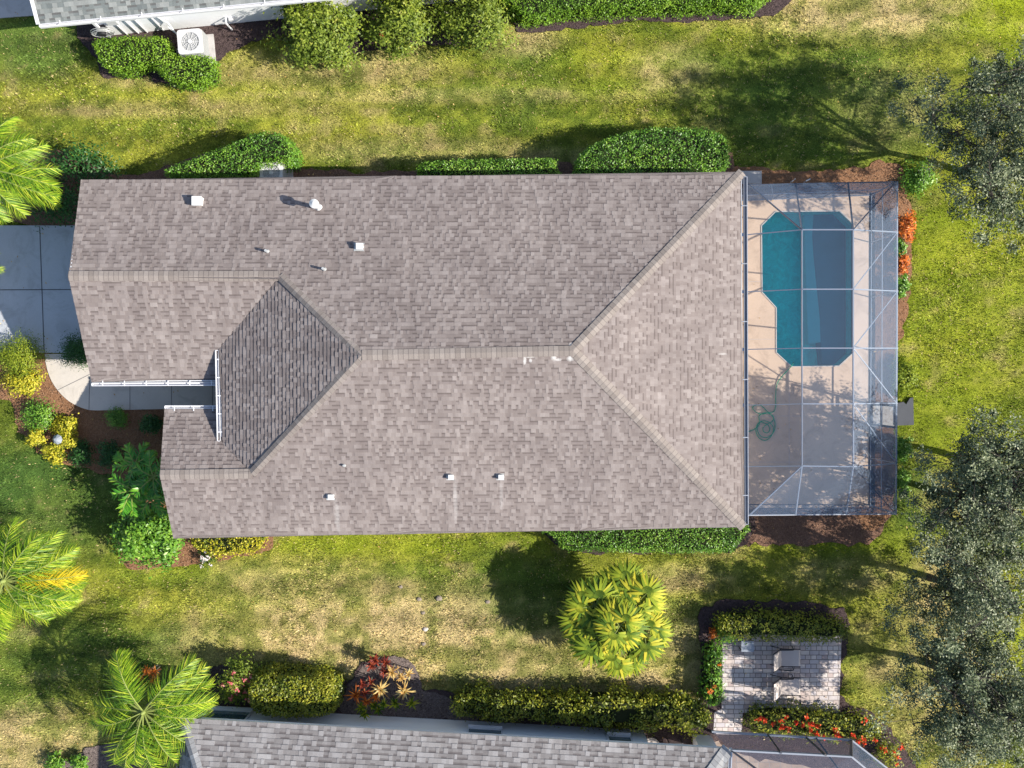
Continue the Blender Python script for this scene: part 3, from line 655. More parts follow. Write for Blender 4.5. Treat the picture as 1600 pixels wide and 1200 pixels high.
def walls(parent, name, poly, z1, mat, z0=-.05):
    b = MB(); n = len(poly)
    for i in range(n):
        p, q = Vector((*poly[i], 0)), Vector((*poly[(i + 1) % n], 0)); zz = z1[i] if isinstance(z1, list) else z1; zq = z1[(i + 1) % n] if isinstance(z1, list) else z1
        b.face([p + Vector((0, 0, z0)), q + Vector((0, 0, z0)), q + Vector((0, 0, zq)), p + Vector((0, 0, zz))])
    return b.build(name, M[mat], parent)
def window(parent, p, q, z0, z1, out, mat='glass', name='window', lites=2, fr=.06, sill=True):
    p, q = Vector(p), Vector(q); out = Vector((out[0], out[1], 0)).normalized(); up = Vector((0, 0, 1)); b = MB()
    for a, c in ((p + up * z0, q + up * z0), (p + up * z1, q + up * z1)): b.bar(a + out * .015, c + out * .015, fr, fr)
    for a in (p, q): b.bar(a + up * z0 + out * .015, a + up * z1 + out * .015, fr, fr, up=out)
    for k in range(1, lites): c = p.lerp(q, k / lites); b.bar(c + up * z0 + out * .012, c + up * z1 + out * .012, fr * .6, .04, up=out)
    if sill: b.bar(p + up * (z0 - .05) + out * .06, q + up * (z0 - .05) + out * .06, .14, .05)
    f = b.build(name, M['white'], parent)
    g_ = MB(); g_.face([p + up * z0 + out * .006, q + up * z0 + out * .006, q + up * z1 + out * .006, p + up * z1 + out * .006]); g_.build('pane', M[mat], f)
    return f
EZ = 2.7
A_ = P(127, 281, EZ); G_ = P(107, 431, 3.96); E_ = P(143, 597, EZ); V1 = P(437, 431, 3.97); R1 = P(565, 555, 4.9); R2 = P(895, 548, 4.9)
B_ = P(1160, 269, EZ); C_ = P(1162, 824, EZ); D_ = P(271, 841, EZ); G2 = P(250, 742, 3.5); F_ = P(257, 640, EZ); V2 = P(393, 740, 3.52)
W1 = P(343, 545, 3.08); W2_ = P(346, 690, 3.08)
# lower ends of the two valleys on the small eaves that run under the entry eave
E2 = Vector((W1.x + .30, E_.y + .03, EZ)); F2 = Vector((W2_.x + .22, F_.y, EZ))
house = thing('house', 'large house in the middle with a long taupe shingle roof, hip ended towards the pool', 'house', (-3, .9, 0))
W1b = Vector((W1.x + .30, W1.y - .02, 3.14)); W2b = Vector((W2_.x + .22, W2_.y + .05, 3.14))
roof = shingle_roof('roof', [([A_, B_, R2, R1, V1, G_], (0, 1)), ([G_, V1, W1, E2, E_], (0, -1)), ([B_, C_, R2], (1, 0)),
              ([G2, V2, R1, R2, C_, D_], (0, -1)), ([G2, F_, F2, W2_, V2], (0, 1)), ([R1, V2, W2_, W1, V1], (-1, 0))], M['shingle'], house)
cb = MB()
for p, q in ((G_, V1), (R1, R2), (R2, B_), (R2, C_), (G2, V2), (R1, V1), (R1, V2)):
    cap(cb, p, q, wd=.15 if p is not R1 or q is R2 else .13)
cb.build('ridge_cap', M['cap'], roof)
fascia(house, [A_, G_, E_, E2, W1, W2_, F2, F_, G2, D_, C_, B_])
sf = MB(); oz = 2.52
outl = [Vector((p.x, p.y, oz)) for p in (A_, E_, Vector((W1.x + .05, E_.y, 0)), Vector((W1.x + .05, F_.y, 0)), F_, D_, C_, B_)]
sf.prism([(p.x * .999, p.y * .999) for p in outl], oz - .02, oz); sf.build('soffit', M['white'], house)
HW = [(A_.x + .35, A_.y - .5), (B_.x - .55, B_.y - .5), (C_.x - .55, C_.y + .5), (D_.x + .35, D_.y + .5), (F_.x + .35, F_.y - .42), (W1.x + .9, F_.y - .42), (W1.x + .9, E_.y + .45), (E_.x + .35, E_.y + .45)]
hw = walls(house, 'wall', HW, 2.51, 'stucco_tan'); EXCL.append(HW)
gb = MB()
gb.face([Vector((A_.x + .35, A_.y - .3, 2.5)), Vector((E_.x + .35, E_.y + .3, 2.5)), Vector((G_.x + .55, G_.y, 3.86))])
gb.face([Vector((F_.x + .35, F_.y - .3, 2.5)), Vector((D_.x + .35, D_.y + .3, 2.5)), Vector((G2.x + .5, G2.y, 3.4))]); gb.build('gable_wall', M['stucco_tan'], house)
xw = A_.x + .35
gd = MB()
for k in range(4): gd.box((xw - .03, 3.4, .30 + .54 * k), (.05, 4.8, .52))
gd.build('garage_door', M['white'], house)
dr = MB(); dr.box((W1.x + .87, -.35, 1.08), (.06, 1.0, 2.1)); dr.build('front_door', M['bronze'], house)
window(house, (D_.x + .35, -2.0, 0), (D_.x + .35, -3.6, 0), .9, 2.1, (-1, 0))
xe = B_.x - .55
for y0 in (4.2, -1.4): window(house, (xe, y0, 0), (xe, y0 - 2.6, 0), .06, 2.15, (1, 0), name='sliding_door', lites=3, sill=False)
for xx in (-8, -2, 3.5): window(house, (xx, HW[0][1] + (HW[1][1] - HW[0][1]) * (xx - HW[0][0]) / (HW[1][0] - HW[0][0]), 0), (xx + 1.3, HW[0][1] + (HW[1][1] - HW[0][1]) * (xx + 1.3 - HW[0][0]) / (HW[1][0] - HW[0][0]), 0), .9, 2.1, (0, 1))
for xx in (-7, -1): window(house, (xx, HW[3][1] + (HW[2][1] - HW[3][1]) * (xx - HW[3][0]) / (HW[2][0] - HW[3][0]), 0), (xx + 1.3, HW[3][1] + (HW[2][1] - HW[3][1]) * (xx + 1.3 - HW[3][0]) / (HW[2][0] - HW[3][0]), 0), .9, 2.1, (0, -1))
gutter(house, E_ + Vector((.02, -.02, 0)), Vector((W1.x - .02, E_.y, EZ)), (0, -1), 6)
gutter(house, F_ + Vector((.02, .02, 0)), Vector((W1.x - .02, F_.y + .02, EZ)), (0, 1), 3)
gutter(house, W1 + Vector((-.02, -.05, 0)), W2_ + Vector((-.02, .02, 0)), (-1, 0), 5)
gutter(house, B_ + Vector((.03, -.15, 0)), C_ + Vector((.03, .1, 0)), (1, 0), 6, mat='alu', w_=.12)
ds = MB(); ds.box((E_.x + .75, E_.y + .42, 1.3), (.09, .07, 2.5)); ds.build('downspout', M['white'], house)
# roof vents
def roof_z(px, py, north):   # height on the slope seen at this pixel
    z = 3.5
    for _ in range(12):
        y = P(px, py, z).y; z = 2.7 + .393 * ((A_.y + (B_.y - A_.y) * (P(px, py, z).x - A_.x) / (B_.x - A_.x) - y) if north else (y - (D_.y + (C_.y - D_.y) * (P(px, py, z).x - D_.x) / (C_.x - D_.x))))
    return z
def box_vent(px, py, north, s=.30, hgt=.22):
    z = roof_z(px, py, north); p = P(px, py, z); sg = 1 if north else -1; b = MB()
    b.box((p.x, p.y, z + hgt / 2 - .05), (s * .92, s * .85, hgt)); b.box((p.x, p.y, z + hgt - .04), (s, s * .95, .03))
    vo = b.build('box_vent', M['galv'], roof); b = MB(); f_ = .66
    b.add([(p.x - s * .95, p.y - s * f_, z + .016 + sg * .393 * s * f_), (p.x + s * .6, p.y - s * f_, z + .016 + sg * .393 * s * f_), (p.x + s * .6, p.y + s * f_, z + .016 - sg * .393 * s * f_), (p.x - s * .95, p.y + s * f_, z + .016 - sg * .393 * s * f_)], [(0, 1, 2, 3)])
    if s < .25: b.build('flashing', M['grey_metal'], house)
for a in [(311, 316, True, .30, .26), (563, 386, True, .20, .22), (518, 776, False, .17, .17), (705, 745, False, .16, .18), (783, 745, False, .16, .18)]: box_vent(*a)
def pipe_vent(px, py, north, r, h, capr=0):
    z = roof_z(px, py, north); p = P(px, py, z); b = MB(); b.cyl((p.x, p.y, z - .1), (p.x, p.y, z + h), r, r, 14); b.cyl((p.x, p.y, z - .06), (p.x, p.y, z + .07), r * 2.1, r * 1.1, 14)
    if capr: b.cyl((p.x, p.y, z + h - .05), (p.x, p.y, z + h + .08), capr, capr, 18); b.cyl((p.x, p.y, z + h + .08), (p.x, p.y, z + h + .15), capr, capr * .2, 18)
    b.build('pipe_vent', M['galv'] if capr else M['grey_metal'], roof)
pipe_vent(498, 325, True, .07, .62, .14); pipe_vent(418, 393, True, .04, .24); pipe_vent(507, 421, True, .04, .26); pipe_vent(538, 727, False, .035, .12)

# ---- north neighbour (only its south edge shows)
nA = P(62, 38, EZ); nB = P(440, 1, EZ); nd = (nB - nA).normalized(); nn_ = Vector((-nd.y, nd.x, 0))
nC = nA + nd * 15.5
nh = thing('house', 'neighbouring house at the top left corner with grey green shingles and sunlit white wall', 'house', (nA.x + 5, nA.y + 4, 0))
rp = 4.6; nR = [nA + nn_ * rp + Vector((0, 0, 1.8)), nC + nn_ * rp + Vector((0, 0, 1.8))]; nF = [nA + nn_ * 2 * rp, nC + nn_ * 2 * rp]
nrf = shingle_roof('roof', [([nA, nC, nR[1], nR[0]], (nd.y, -nd.x)), ([nR[0], nR[1], nF[1], nF[0]], (-nd.y, nd.x))], M['shingle_north'], nh, .14, (.08, .19))
fascia(nh, [nA, nR[0], nF[0], nF[1], nR[1], nC])
wa = P(139, 58.5); wdv = nd; NW = [tuple((nA + nd * .95 + nn_ * .58)[:2]), tuple((nC - nd * .5 + nn_ * .58)[:2]), tuple((nF[1] - nd * .5 - nn_ * .58)[:2]), tuple((nF[0] + nd * .95 - nn_ * .58)[:2])]
walls(nh, 'wall', NW, 2.56, 'stucco'); EXCL.append(NW)
sf = MB(); sf.prism([tuple(p[:2]) for p in (nA, nC, nF[1], nF[0])], 2.56, 2.58); sf.build('soffit', M['white'], nh)
gb = MB(); q0 = nA + nd * .95; gb.face([q0 + nn_ * .3 + Vector((0, 0, -.1)), q0 + nn_ * (2 * rp - .3) + Vector((0, 0, -.1)), q0 + nn_ * rp + Vector((0, 0, 1.7))]); gb.build('gable_wall', M['stucco'], nh)
gutter(nh, nA, nC, (nd.y, -nd.x), 12)
rk = MB(); rk.bar(nA + Vector((-.04, 0, 0)), nR[0] + Vector((-.04, 0, 0)), .10, .10); rk.build('rake_trim', M['white'], nh)
def on_nw(s, z, o=0.0): v = Vector((*NW[0], 0)) + nd * s - nn_ * o; v.z = z; return v
ds = MB(); ds.bar(on_nw(.12, .05, .06), on_nw(.12, 2.4, .06), .09, .07, up=nn_); ds.build('downspout', M['white'], nh)
def px_s(px): return (P(px, 48) - Vector((*NW[0], 0))).dot(nd)
bx = MB(); bx2 = MB()
for s_, z_, w_, h_ in [(px_s(200), 1.35, .34, .42), (px_s(232), 1.55, .28, .36), (px_s(258), 1.7, .18, .24)]:
    b = MB(); b.bar(on_nw(s_ - w_ / 2, z_, .08), on_nw(s_ + w_ / 2, z_, .08), h_, .15, up=nn_); b.cyl(on_nw(s_, z_ - h_ / 2, .05), on_nw(s_, .1, .05), .022, n=6); b.build('meter_box', M['ac'], nh)
b = MB(); b.cyl(on_nw(px_s(218), 1.2, .05), on_nw(px_s(218), .1, .05), .02, n=6); b.build('conduit', M['white'], nh); b = MB()
b.tube([on_nw(px_s(262), 1.5, .04), on_nw(px_s(268), 1.2, .05), on_nw(px_s(276), .8, .1), on_nw(px_s(282), .6, .35)], .028); b.build('conduit', M['white'], nh)
b = MB(); b.tube([on_nw(px_s(362), .6, .02), on_nw(px_s(362), .6, .22), on_nw(px_s(364), .1, .24)], .03); b.bar(on_nw(px_s(366), .5, .05), on_nw(px_s(372), .5, .05), .12, .12); b.build('spigot', M['white'], nh)
hr = thing('hose_reel', 'coiled dark garden hose hung on the white wall of the top left house', 'hose reel', tuple(on_nw(px_s(175), 0, .2)))
b = MB(); c0 = on_nw(px_s(174), .75, .16)
for k in range(9):
    rr = .14 + .022 * k; b.tube([c0 + nd * (rr * math.cos(t)) * 1.2 + Vector((0, 0, rr * math.sin(t))) - nn_ * (.02 * (k % 4)) for t in np.linspace(0, 6.28, 22)], .012, 5)
b.build('hose', M['grey_metal'], hr); b = MB(); b.cyl(c0 + nn_ * .12, c0 - nn_ * .12, .12, n=16); b.bar(c0 + nn_ * .14 - Vector((0, 0, .2)), c0 + nn_ * .14 + Vector((0, 0, .2)), .3, .03, up=nn_); b.build('reel', M['dark'], hr)
b = MB(); b.prism(W2([(-60, -40), (66, -40), (66, 24), (-60, 33)]), -.1, .04); o = b.build('neighbour_driveway', M['pad']); o['kind'] = 'structure'; EXCL.append(W2([(-60, -40), (66, -40), (66, 24), (-60, 33)]))

# ---- south neighbour
sA = P(285, 1122, EZ); sB = P(1138, 1170, EZ); sdv = (sB - sA).normalized(); sn = Vector((-sdv.y, sdv.x, 0))   # sn points north
sh = thing('house', 'neighbouring house along the bottom edge with cool grey shingles and a shaded white wall', 'house', (-2, -14.5, 0))
dp = 5.6; sR1 = sA + sdv * 3.2 - sn * dp + Vector((0, 0, 2.3)); sR2 = sB - sdv * 4.6 - sn * dp + Vector((0, 0, 2.3)); sF1 = sA - sn * 2 * dp; sF2 = sB - sn * 2 * dp
srf = shingle_roof('roof', [([sA, sB, sR2, sR1], tuple(sn[:2])), ([sF1, sA, sR1], (-sdv.x, -sdv.y)), ([sB, sF2, sR2], (sdv.x, sdv.y)), ([sF2, sF1, sR1, sR2], (-sn.x, -sn.y))], M['shingle_south'], sh, .15, (.08, .19))
cb = MB(); cap(cb, sR1, sA); cap(cb, sR1, sR2); cap(cb, sR2, sB, wd=.2); cb.build('ridge_cap', M['cap_grey'], srf)
fascia(sh, [sA, sB, sF2, sF1])
gutter(sh, sB + Vector((.02, 0, 0)), sF2, (1, 0), 7); 
def on_sw(px, off=-.56):   # point on the north wall line under photo column px
    s_ = (P(px, 1130) - sA).dot(sdv); v = sA + sdv * s_ + sn * off; v.z = 0; return v
w0, w1, w2, w3 = on_sw(318), on_sw(1002), on_sw(1080), on_sw(1112)
# wall stands nearer the lawn than the eave line seen from above
def wallpx(px):
    y = 1100 + (1143 - 1100) * (px - 320) / (1115 - 320) + 3
    return P(px, y)
a0, a1 = wallpx(322), wallpx(1005)
b = MB(); wq = [a0, a1]
dirn = (a1 - a0).normalized(); nrm_ = Vector((-dirn.y, dirn.x, 0))
pl = [tuple(a0[:2]), tuple(a1[:2]), tuple((a1 - nrm_ * 1.6)[:2]), tuple((P(1085, 1149) - nrm_ * 1.6)[:2]), tuple((P(1085, 1149) - nrm_ * 9.6)[:2]), tuple((a0 - nrm_ * 9.6)[:2])]
walls(sh, 'wall', pl, 2.6, 'stucco'); EXCL.append(pl)
b = MB(); b.prism([tuple(p[:2]) for p in (P(1082, 1146), P(1110, 1148), P(1110, 1166), P(1082, 1164))], -.05, 2.58); b.build('column', M['stucco'], sh)
sf = MB(); sf.prism([tuple(p[:2]) for p in (sA, sB, sF2, sF1)], 2.55, 2.57); sf.build('soffit', M['white'], sh)
def swin(x0, x1, z0, z1, **k):
    p, q = wallpx(x0), wallpx(x1); return window(sh, (p.x, p.y, 0), (q.x, q.y, 0), z0, z1, tuple(nrm_[:2]), **k)
swin(733, 785, .75, 1.6, lites=1); swin(945, 981, .75, 1.6, lites=1); swin(333, 398, .35, 1.6, lites=1)
lv = MB(); p, q = wallpx(333), wallpx(398)
for k in range(22):
    c = p.lerp(q, (k + .5) / 22); lv.bar(Vector((c.x, c.y, .10)) + nrm_ * .04, Vector((c.x, c.y, .34)) + nrm_ * .04, .05, .03, up=nrm_)
lv.build('louver', M['white'], sh)
b = MB(); b.prism([tuple(P(*p)[:2]) for p in [(1000, 1139), (1400, 1158), (1470, 1250), (1470, 1330), (1000, 1330)]], -.06, .03)
# deck with a pool hole
hole = W2([(1207, 1154), (1262, 1156), (1266, 1166), (1254, 1186), (1228, 1186)])
def deck_with_hole(name, outer, hole, z, th, mat):
    vo = [Vector((*p, 0)) for p in outer]; vh = [Vector((*p, 0)) for p in hole]; tri = tessellate_polygon([vo, vh]); al = vo + vh; b = MB()
    for t in tri:
        q = [al[i] for i in t]
        if (q[1] - q[0]).cross(q[2] - q[0]).z < 0: q = q[::-1]
        b.face([Vector((v.x, v.y, z)) for v in q])
    for ring in (vo, vh):
        for i in range(len(ring)):
            p, q = ring[i], ring[(i + 1) % len(ring)]; b.face([Vector((p.x, p.y, z - th)), Vector((q.x, q.y, z - th)), Vector((q.x, q.y, z)), Vector((p.x, p.y, z))])
    o = b.build(name, mat); o['kind'] = 'structure'; return o
sdeck = W2([(1000, 1140), (1112, 1146), (1400, 1160), (1440, 1215), (1480, 1330), (1000, 1330)]); EXCL.append(sdeck)
deck_with_hole('neighbour_pool_deck', sdeck, hole, .04, .1, M['paver_tan'])
sp = thing('swimming_pool', 'small blue pool corner inside the dark framed enclosure at the bottom edge', 'pool', (hole[0][0], hole[0][1], 0))
walls(sp, 'basin', hole, .035, 'plaster', -.9); b = MB(); b.prism(hole, -.95, -.9); b.build('basin_floor', M['plaster'], sp); b = MB(); b.prism(hole, -.07, -.065)
M['water_blue'] = M['water']; b.build('water', M['water'], sp)
# its enclosure
def cage_beams(parent, name, segs, mat, w_=.05, h_=.09):
    for p, q in segs: MB().bar(p, q, w_, h_).build(name, M[mat], parent)
sc_ = thing('pool_enclosure', 'dark framed screen enclosure of the house along the bottom edge', 'pool enclosure', (8.5, -12.5, 0))
zc = 2.45
kk = [P(1000, 1144, zc), P(1112, 1147, zc), P(1305, 1157, zc), P(1352, 1166, zc), P(1400, 1208, zc), P(1440, 1270, zc)]
sbase = [Vector((p.x * .995, p.y * 1.0, .04)) for p in kk]
cage_beams(sc_, 'rail', [(P(1112, 1143, 2.2), P(1330, 1156, 2.2)), (P(1330, 1156, 2.2), P(1405, 1215, 2.2)), (P(1142, 1172, 2.9), P(1330, 1182, 3.2)), (P(1330, 1182, 3.2), P(1370, 1215, 3.2))], 'alu')
cage_beams(sc_, 'rafter', [(P(1200, 1148, 2.2), P(1220, 1176, 3.1)), (P(1260, 1152, 2.2), P(1290, 1180, 3.2)), (P(1275, 1153, 2.2), P(1312, 1205, 3.2)), (P(1330, 1156, 2.2), P(1330, 1182, 3.2)), (P(1142, 1172, 2.9), P(1200, 1215, 3.2))], 'bronze')
cage_beams(sc_, 'post', [(P(x, 1145 + (x - 1112) * .058, .03), P(x, 1143 + (x - 1112) * .06, 2.2)) for x in (1116, 1200, 1262, 1330)], 'bronze')
b = MB(); b.face([P(1112, 1143, 2.21), P(1330, 1156, 2.21), P(1330, 1182, 3.21), P(1142, 1172, 2.91)]); b.build('screen_panel', M['screen'], sc_)
b = MB(); b.face([P(1330, 1156, 2.21), P(1405, 1215, 2.21), P(1370, 1215, 3.21), P(1330, 1182, 3.21)]); b.build('screen_panel', M['screen'], sc_)
b = MB(); b.face([P(1142, 1172, 2.92), P(1330, 1182, 3.22), P(1370, 1215, 3.22), P(1370, 1290, 3.22), P(1142, 1290, 3.2)]); b.build('screen_panel', M['screen'], sc_)
# lanai furniture glimpsed under the eave
ch = thing('patio_chair', 'round wicker chair glimpsed in the shaded porch opening of the bottom house', 'chair', tuple(P(1015, 1156)))
b = MB(); c = P(1015, 1158, .04); b.cyl((c.x, c.y, .35), (c.x, c.y, .43), .26, .26, 18); b.build('seat', M['sling'], ch)
b = MB(); b.tube([(c.x + .27 * math.cos(t), c.y + .27 * math.sin(t), .62) for t in np.linspace(.2, 4.2, 14)], .03); b.build('backrest', M['sling'], ch)
for t in (0.6, 2.2, 3.8, 5.3): MB().cyl((c.x + .22 * math.cos(t), c.y + .22 * math.sin(t), .04), (c.x + .24 * math.cos(t), c.y + .24 * math.sin(t), .6), .018, n=6).build('leg', M['dark'], ch)
tb = thing('patio_table', 'small dark framed table in the shaded porch opening of the bottom house', 'table', tuple(P(1052, 1160)))
c = P(1052, 1160); b = MB(); b.box((c.x, c.y, .5), (.5, .35, .03)); b.build('table_top', M['sling'], tb)
for dx in (-.22, .22):
    for dy in (-.15, .15): MB().box((c.x + dx, c.y + dy, .26), (.03, .03, .45)).build('leg', M['dark'], tb)

# ------------------------------------------------------------------ AC units
def ac_unit(label, px, py, s, rz, group='air conditioning units beside the houses', padd=(.06, 0)):
    c = P(px, py, .85); t = thing('air_conditioner', label, 'air conditioner', (c.x, c.y, 0), group); hh = .85
    b = MB(); b.box((c.x, c.y, .12 + (hh - .12) / 2), (s - .03, s - .03, hh - .14), rz)
    for k in range(14): b.box((c.x, c.y, .16 + k * .048), (s, s, .016), rz)
    b.build('body', M['grey_metal'], t)
    b = MB(); rc = .10; hs = s / 2 + .01; pts = []
    for cx, cy, a0 in ((1, 1, 0), (-1, 1, 90), (-1, -1, 180), (1, -1, 270)):
        for k in range(5):
            a = R(a0 + 22.5 * k); pts.append(((hs - rc) * cx + rc * math.cos(a), (hs - rc) * cy + rc * math.sin(a)))
    n = len(pts); ring = [(.36 * s * 1.1 * math.cos(2 * math.pi * k / 32), .36 * s * 1.1 * math.sin(2 * math.pi * k / 32)) for k in range(32)]
    cr, sr = math.cos(rz), math.sin(rz); tr_ = lambda q: Vector((c.x + q[0] * cr - q[1] * sr, c.y + q[0] * sr + q[1] * cr, 0))
    vo = [tr_(p) for p in pts]; vh = [tr_(p) for p in ring]; al = vo + vh
    for f in tessellate_polygon([vo, vh]):
        q = [al[i] for i in f]
        if (q[1] - q[0]).cross(q[2] - q[0]).z < 0: q = q[::-1]
        b.face([Vector((v.x, v.y, hh + .03)) for v in q])
    for i in range(n): p, q = vo[i], vo[(i + 1) % n]; b.face([Vector((p.x, p.y, hh - .05)), Vector((q.x, q.y, hh - .05)), Vector((q.x, q.y, hh + .03)), Vector((p.x, p.y, hh + .03))])
    for i in range(32): p, q = vh[i], vh[(i + 1) % 32]; b.face([Vector((p.x, p.y, hh - .1)), Vector((q.x, q.y, hh - .1)), Vector((q.x, q.y, hh + .03)), Vector((p.x, p.y, hh + .03))])
    topo = b.build('top_panel', M['ac'], t)
    b = MB(); b.cyl((c.x, c.y, hh - .12), (c.x, c.y, hh - .10), .39 * s, n=28); b.build('fan_well', M['bronze'], topo)
    b = MB()
    for k in range(10): a = 2 * math.pi * k / 10; b.bar((c.x + .05 * math.cos(a), c.y + .05 * math.sin(a), hh + .02), (c.x + .395 * s * math.cos(a), c.y + .395 * s * math.sin(a), hh + .02), .012, .01)
    for rr in (.12, .18, .24, .30, .35): b.tube([(c.x + rr * s / .8 * math.cos(t_), c.y + rr * s / .8 * math.sin(t_), hh + .02) for t_ in np.linspace(0, 2 * math.pi, 29)], .005, 4)
    b.cyl((c.x, c.y, hh), (c.x, c.y, hh + .05), .07, n=16); b.build('fan_grille', M['ac'], t)
    b = MB()
    for k in range(4): a = 2 * math.pi * k / 4 + .3; b.bar((c.x, c.y, hh - .06), (c.x + .33 * s * math.cos(a), c.y + .33 * s * math.sin(a), hh - .06), .13, .012)
    b.build('fan_blade', M['grey_metal'], t)
    b = MB(); b.box((c.x + padd[0], c.y + padd[1], .06), (s + .22, s + .2, .12), rz); b.build('pad', M['pad'], t)
    return t
t = ac_unit('square pale air conditioner beside the S shaped hedge of the top left house', 297, 65, .80, R(5))
c = P(297, 65, .85); b = MB(); b.tube([(c.x - .4, c.y - .1, .3), (c.x - .62, c.y - .05, .3), (c.x - .75, c.y - .3, .12)], .03); b.tube([(c.x - .4, c.y + .25, .35), (c.x - .65, c.y + .45, .6), (c.x - .8, c.y + .55, .7)], .025); b.build('pipe', M['white'], t)
ac_unit('square air conditioner half hidden under the north eave of the middle house', 424, 270, .74, R(0), padd=(.05, .1))

# ------------------------------------------------------------------ pool, deck, cage
dz = .05
deck_with_hole('pool_deck', deckw, poolo, dz, .15, M['deck'])
ap = W2([(1333, 300), (1372, 299), (1372, 795), (1333, 795)])
b = MB(); b.prism(W2([(1357.3, 301), (1367, 301), (1367, 794), (1357.3, 794)]), -.05, .03); b.build('deck_edge_footing', M['pad'])['kind'] = 'structure'
jb = MB()
for a, b_ in [((1233, 308), (1233, 331)), ((1233, 573), (1233, 790)), ((1160, 650), (1350, 650)), ((1160, 722), (1350, 722)), ((1160, 440), (1188, 440)), ((1160, 530), (1211, 530))]: jb.bar(P(*a, dz + .002), P(*b_, dz + .002), .012, .004)
jb.build('deck_joints', M['sling'])['kind'] = 'structure'
pool = thing('swimming_pool', 'teal pool with cut corners set in the tan deck of the large enclosure', 'pool', (poolw[4][0] - 1.5, poolw[4][1] + 3, 0))
walls(pool, 'basin', poolw, dz - .004, 'plaster', -1.15)
b = MB(); b.prism(poolw, -1.2, -1.15); b.build('basin_floor', M['plaster'], pool)
b = MB(); b.prism(poolw, -.075, -.07); b.build('water', M['water'], pool)
b = MB()
for i in range(len(poolw)):
    p, q = Vector((*poolw[i], dz + .006)), Vector((*poolw[(i + 1) % len(poolw)], dz + .006)); b.bar(p, q, .035, .03)
b.build('coping', M['walk'], pool)
def at_pool(pts, z): return [tuple(P(a, b_, z)[:2]) for a, b_ in pts]
b = MB(); b.prism(at_pool([(1270, 333), (1309, 333), (1330, 353), (1330, 549), (1308, 570), (1284, 570), (1281, 535), (1280, 500), (1275, 450), (1270, 400), (1268, 370)], -.7), -1.149, -.62); b.build('painted_reflection', M['painted_reflection'], pool)  # added slab, coloured like the reflection over the east side of the water
b = MB(); b.prism(at_pool([(1255, 334), (1269.5, 334), (1267.5, 370), (1269.5, 400), (1274.5, 450), (1279.5, 500), (1280.5, 535), (1262, 538), (1258, 450)], -.7), -1.148, -.60); b.build('painted_light_strip', M['painted_light_strip'], pool)  # added strip, its paleness painted as light beside the grey
ze, zt = 2.15, 3.25
cage = thing('pool_enclosure', 'large screened pool cage on the right side of the middle house', 'pool enclosure', (8.5, .5, 0))
rows = [360, 453, 545, 632, 729]; rl = [367, 456, 546, 633, 729]; re_ = [363, 455, 544, 630, 724]
XH, XA, XB, XE = 1164, 1253, 1333, 1402
def beam(name, p, q, mat='alu', w_=.05, h_=.10): return MB().bar(p, q, w_ * .56, h_ * .7).build(name, M[mat], cage)
hz = 2.62
NWc, NEc, SWc, SEc = P(1166, 289, hz), P(1402, 284, ze), P(1167, 805, hz), P(1400, 803, ze)
Hn = lambda i: P(XH, rl[i], hz); An = lambda i: P(XA, rows[i] - 1, zt); Bn = lambda i: P(XB, rows[i] - 1 + (1 if i > 3 else 0), zt); En = lambda i: P(XE - (1 if i > 2 else 0), re_[i], ze)
Ntop = lambda x: P(x, 288 - (x - 1166) * .017, ze + (hz - ze) * (1402 - x) / 236); Stop = lambda x: P(x, 805 - (x - 1167) * .009, ze + (hz - ze) * (1402 - x) / 236)
beam('eave_beam', NWc, SWc, 'alu', .06, .12); beam('eave_beam', NEc, SEc, 'alu', .06, .08)
beam('eave_beam', NWc, NEc, 'bronze', .06, .08); beam('eave_beam', SWc, SEc, 'alu', .06, .08)
for i in range(5):
    beam('rafter', Hn(i), An(i), 'grey_metal' if i > 2 else 'alu', .045, .10); beam('crossbeam', An(i), Bn(i), 'alu', .06, .10); beam('rafter', Bn(i), En(i), 'alu', .055, .10)
    br = MB(); h_ = Hn(i); br.box((h_.x - .16, h_.y, h_.z + .03), (.24, .10, .06)); br.build('bracket', M['white'], cage)
for i in range(4): beam('purlin', An(i), An(i + 1), 'alu', .05, .10); beam('purlin', Bn(i), Bn(i + 1), 'alu', .055, .10)
for x0, e in ((1169, An(0)), (1243, An(0)), (1325, Bn(0)), (1399, Bn(0))): beam('hip_rafter', Ntop(x0), e, 'bronze', .055, .10)  # north hip rafters take a darker metal than most of this cage
for x0, e in ((1171, An(4)), (1243, An(4)), (1322, Bn(4))): beam('hip_rafter', Stop(x0), e, 'alu', .055, .10)
beam('hip_rafter', SEc, Bn(4), 'bronze', .035, .06)
for p, q in ((En(0), Bn(1)), (En(1), Bn(2)), (Bn(2), En(3)), (Bn(3), En(4))): beam('brace', p, q, 'alu', .04, .06)
# vertical posts and wall braces
gN = lambda x: P(x, 306, .03); gS = lambda x: P(x, 791, .03); gE = lambda y: P(1356, y, .03)
def down(p):  # foot of a plumb post
    return Vector((p.x, p.y, .03))
for x in (1169, 1243, 1325): beam('post', down(Ntop(x)), Ntop(x), 'bronze', .05, .05)
for x in (1171, 1243, 1322): beam('post', down(Stop(x)), Stop(x), 'bronze', .05, .05)
for i in range(5): beam('post', down(En(i)), En(i), 'alu', .05, .05)
for p in (NEc, SEc): beam('post', down(p), p, 'alu', .06, .06)
for z_ in (.08, 1.0):
    f = lambda v: Vector((v.x, v.y, z_))
    beam('chair_rail', f(NEc), f(SEc), 'alu', .04, .05); beam('chair_rail', f(NWc), f(NEc), 'alu', .04, .05); beam('chair_rail', f(SWc), f(SEc), 'bronze', .04, .05)
beam('wall_brace', Vector((Ntop(1243).x, Ntop(1243).y, .1)), Ntop(1205), 'alu', .035, .035); beam('wall_brace', Vector((Ntop(1243).x, Ntop(1243).y, .1)), Ntop(1300), 'alu', .035, .035)
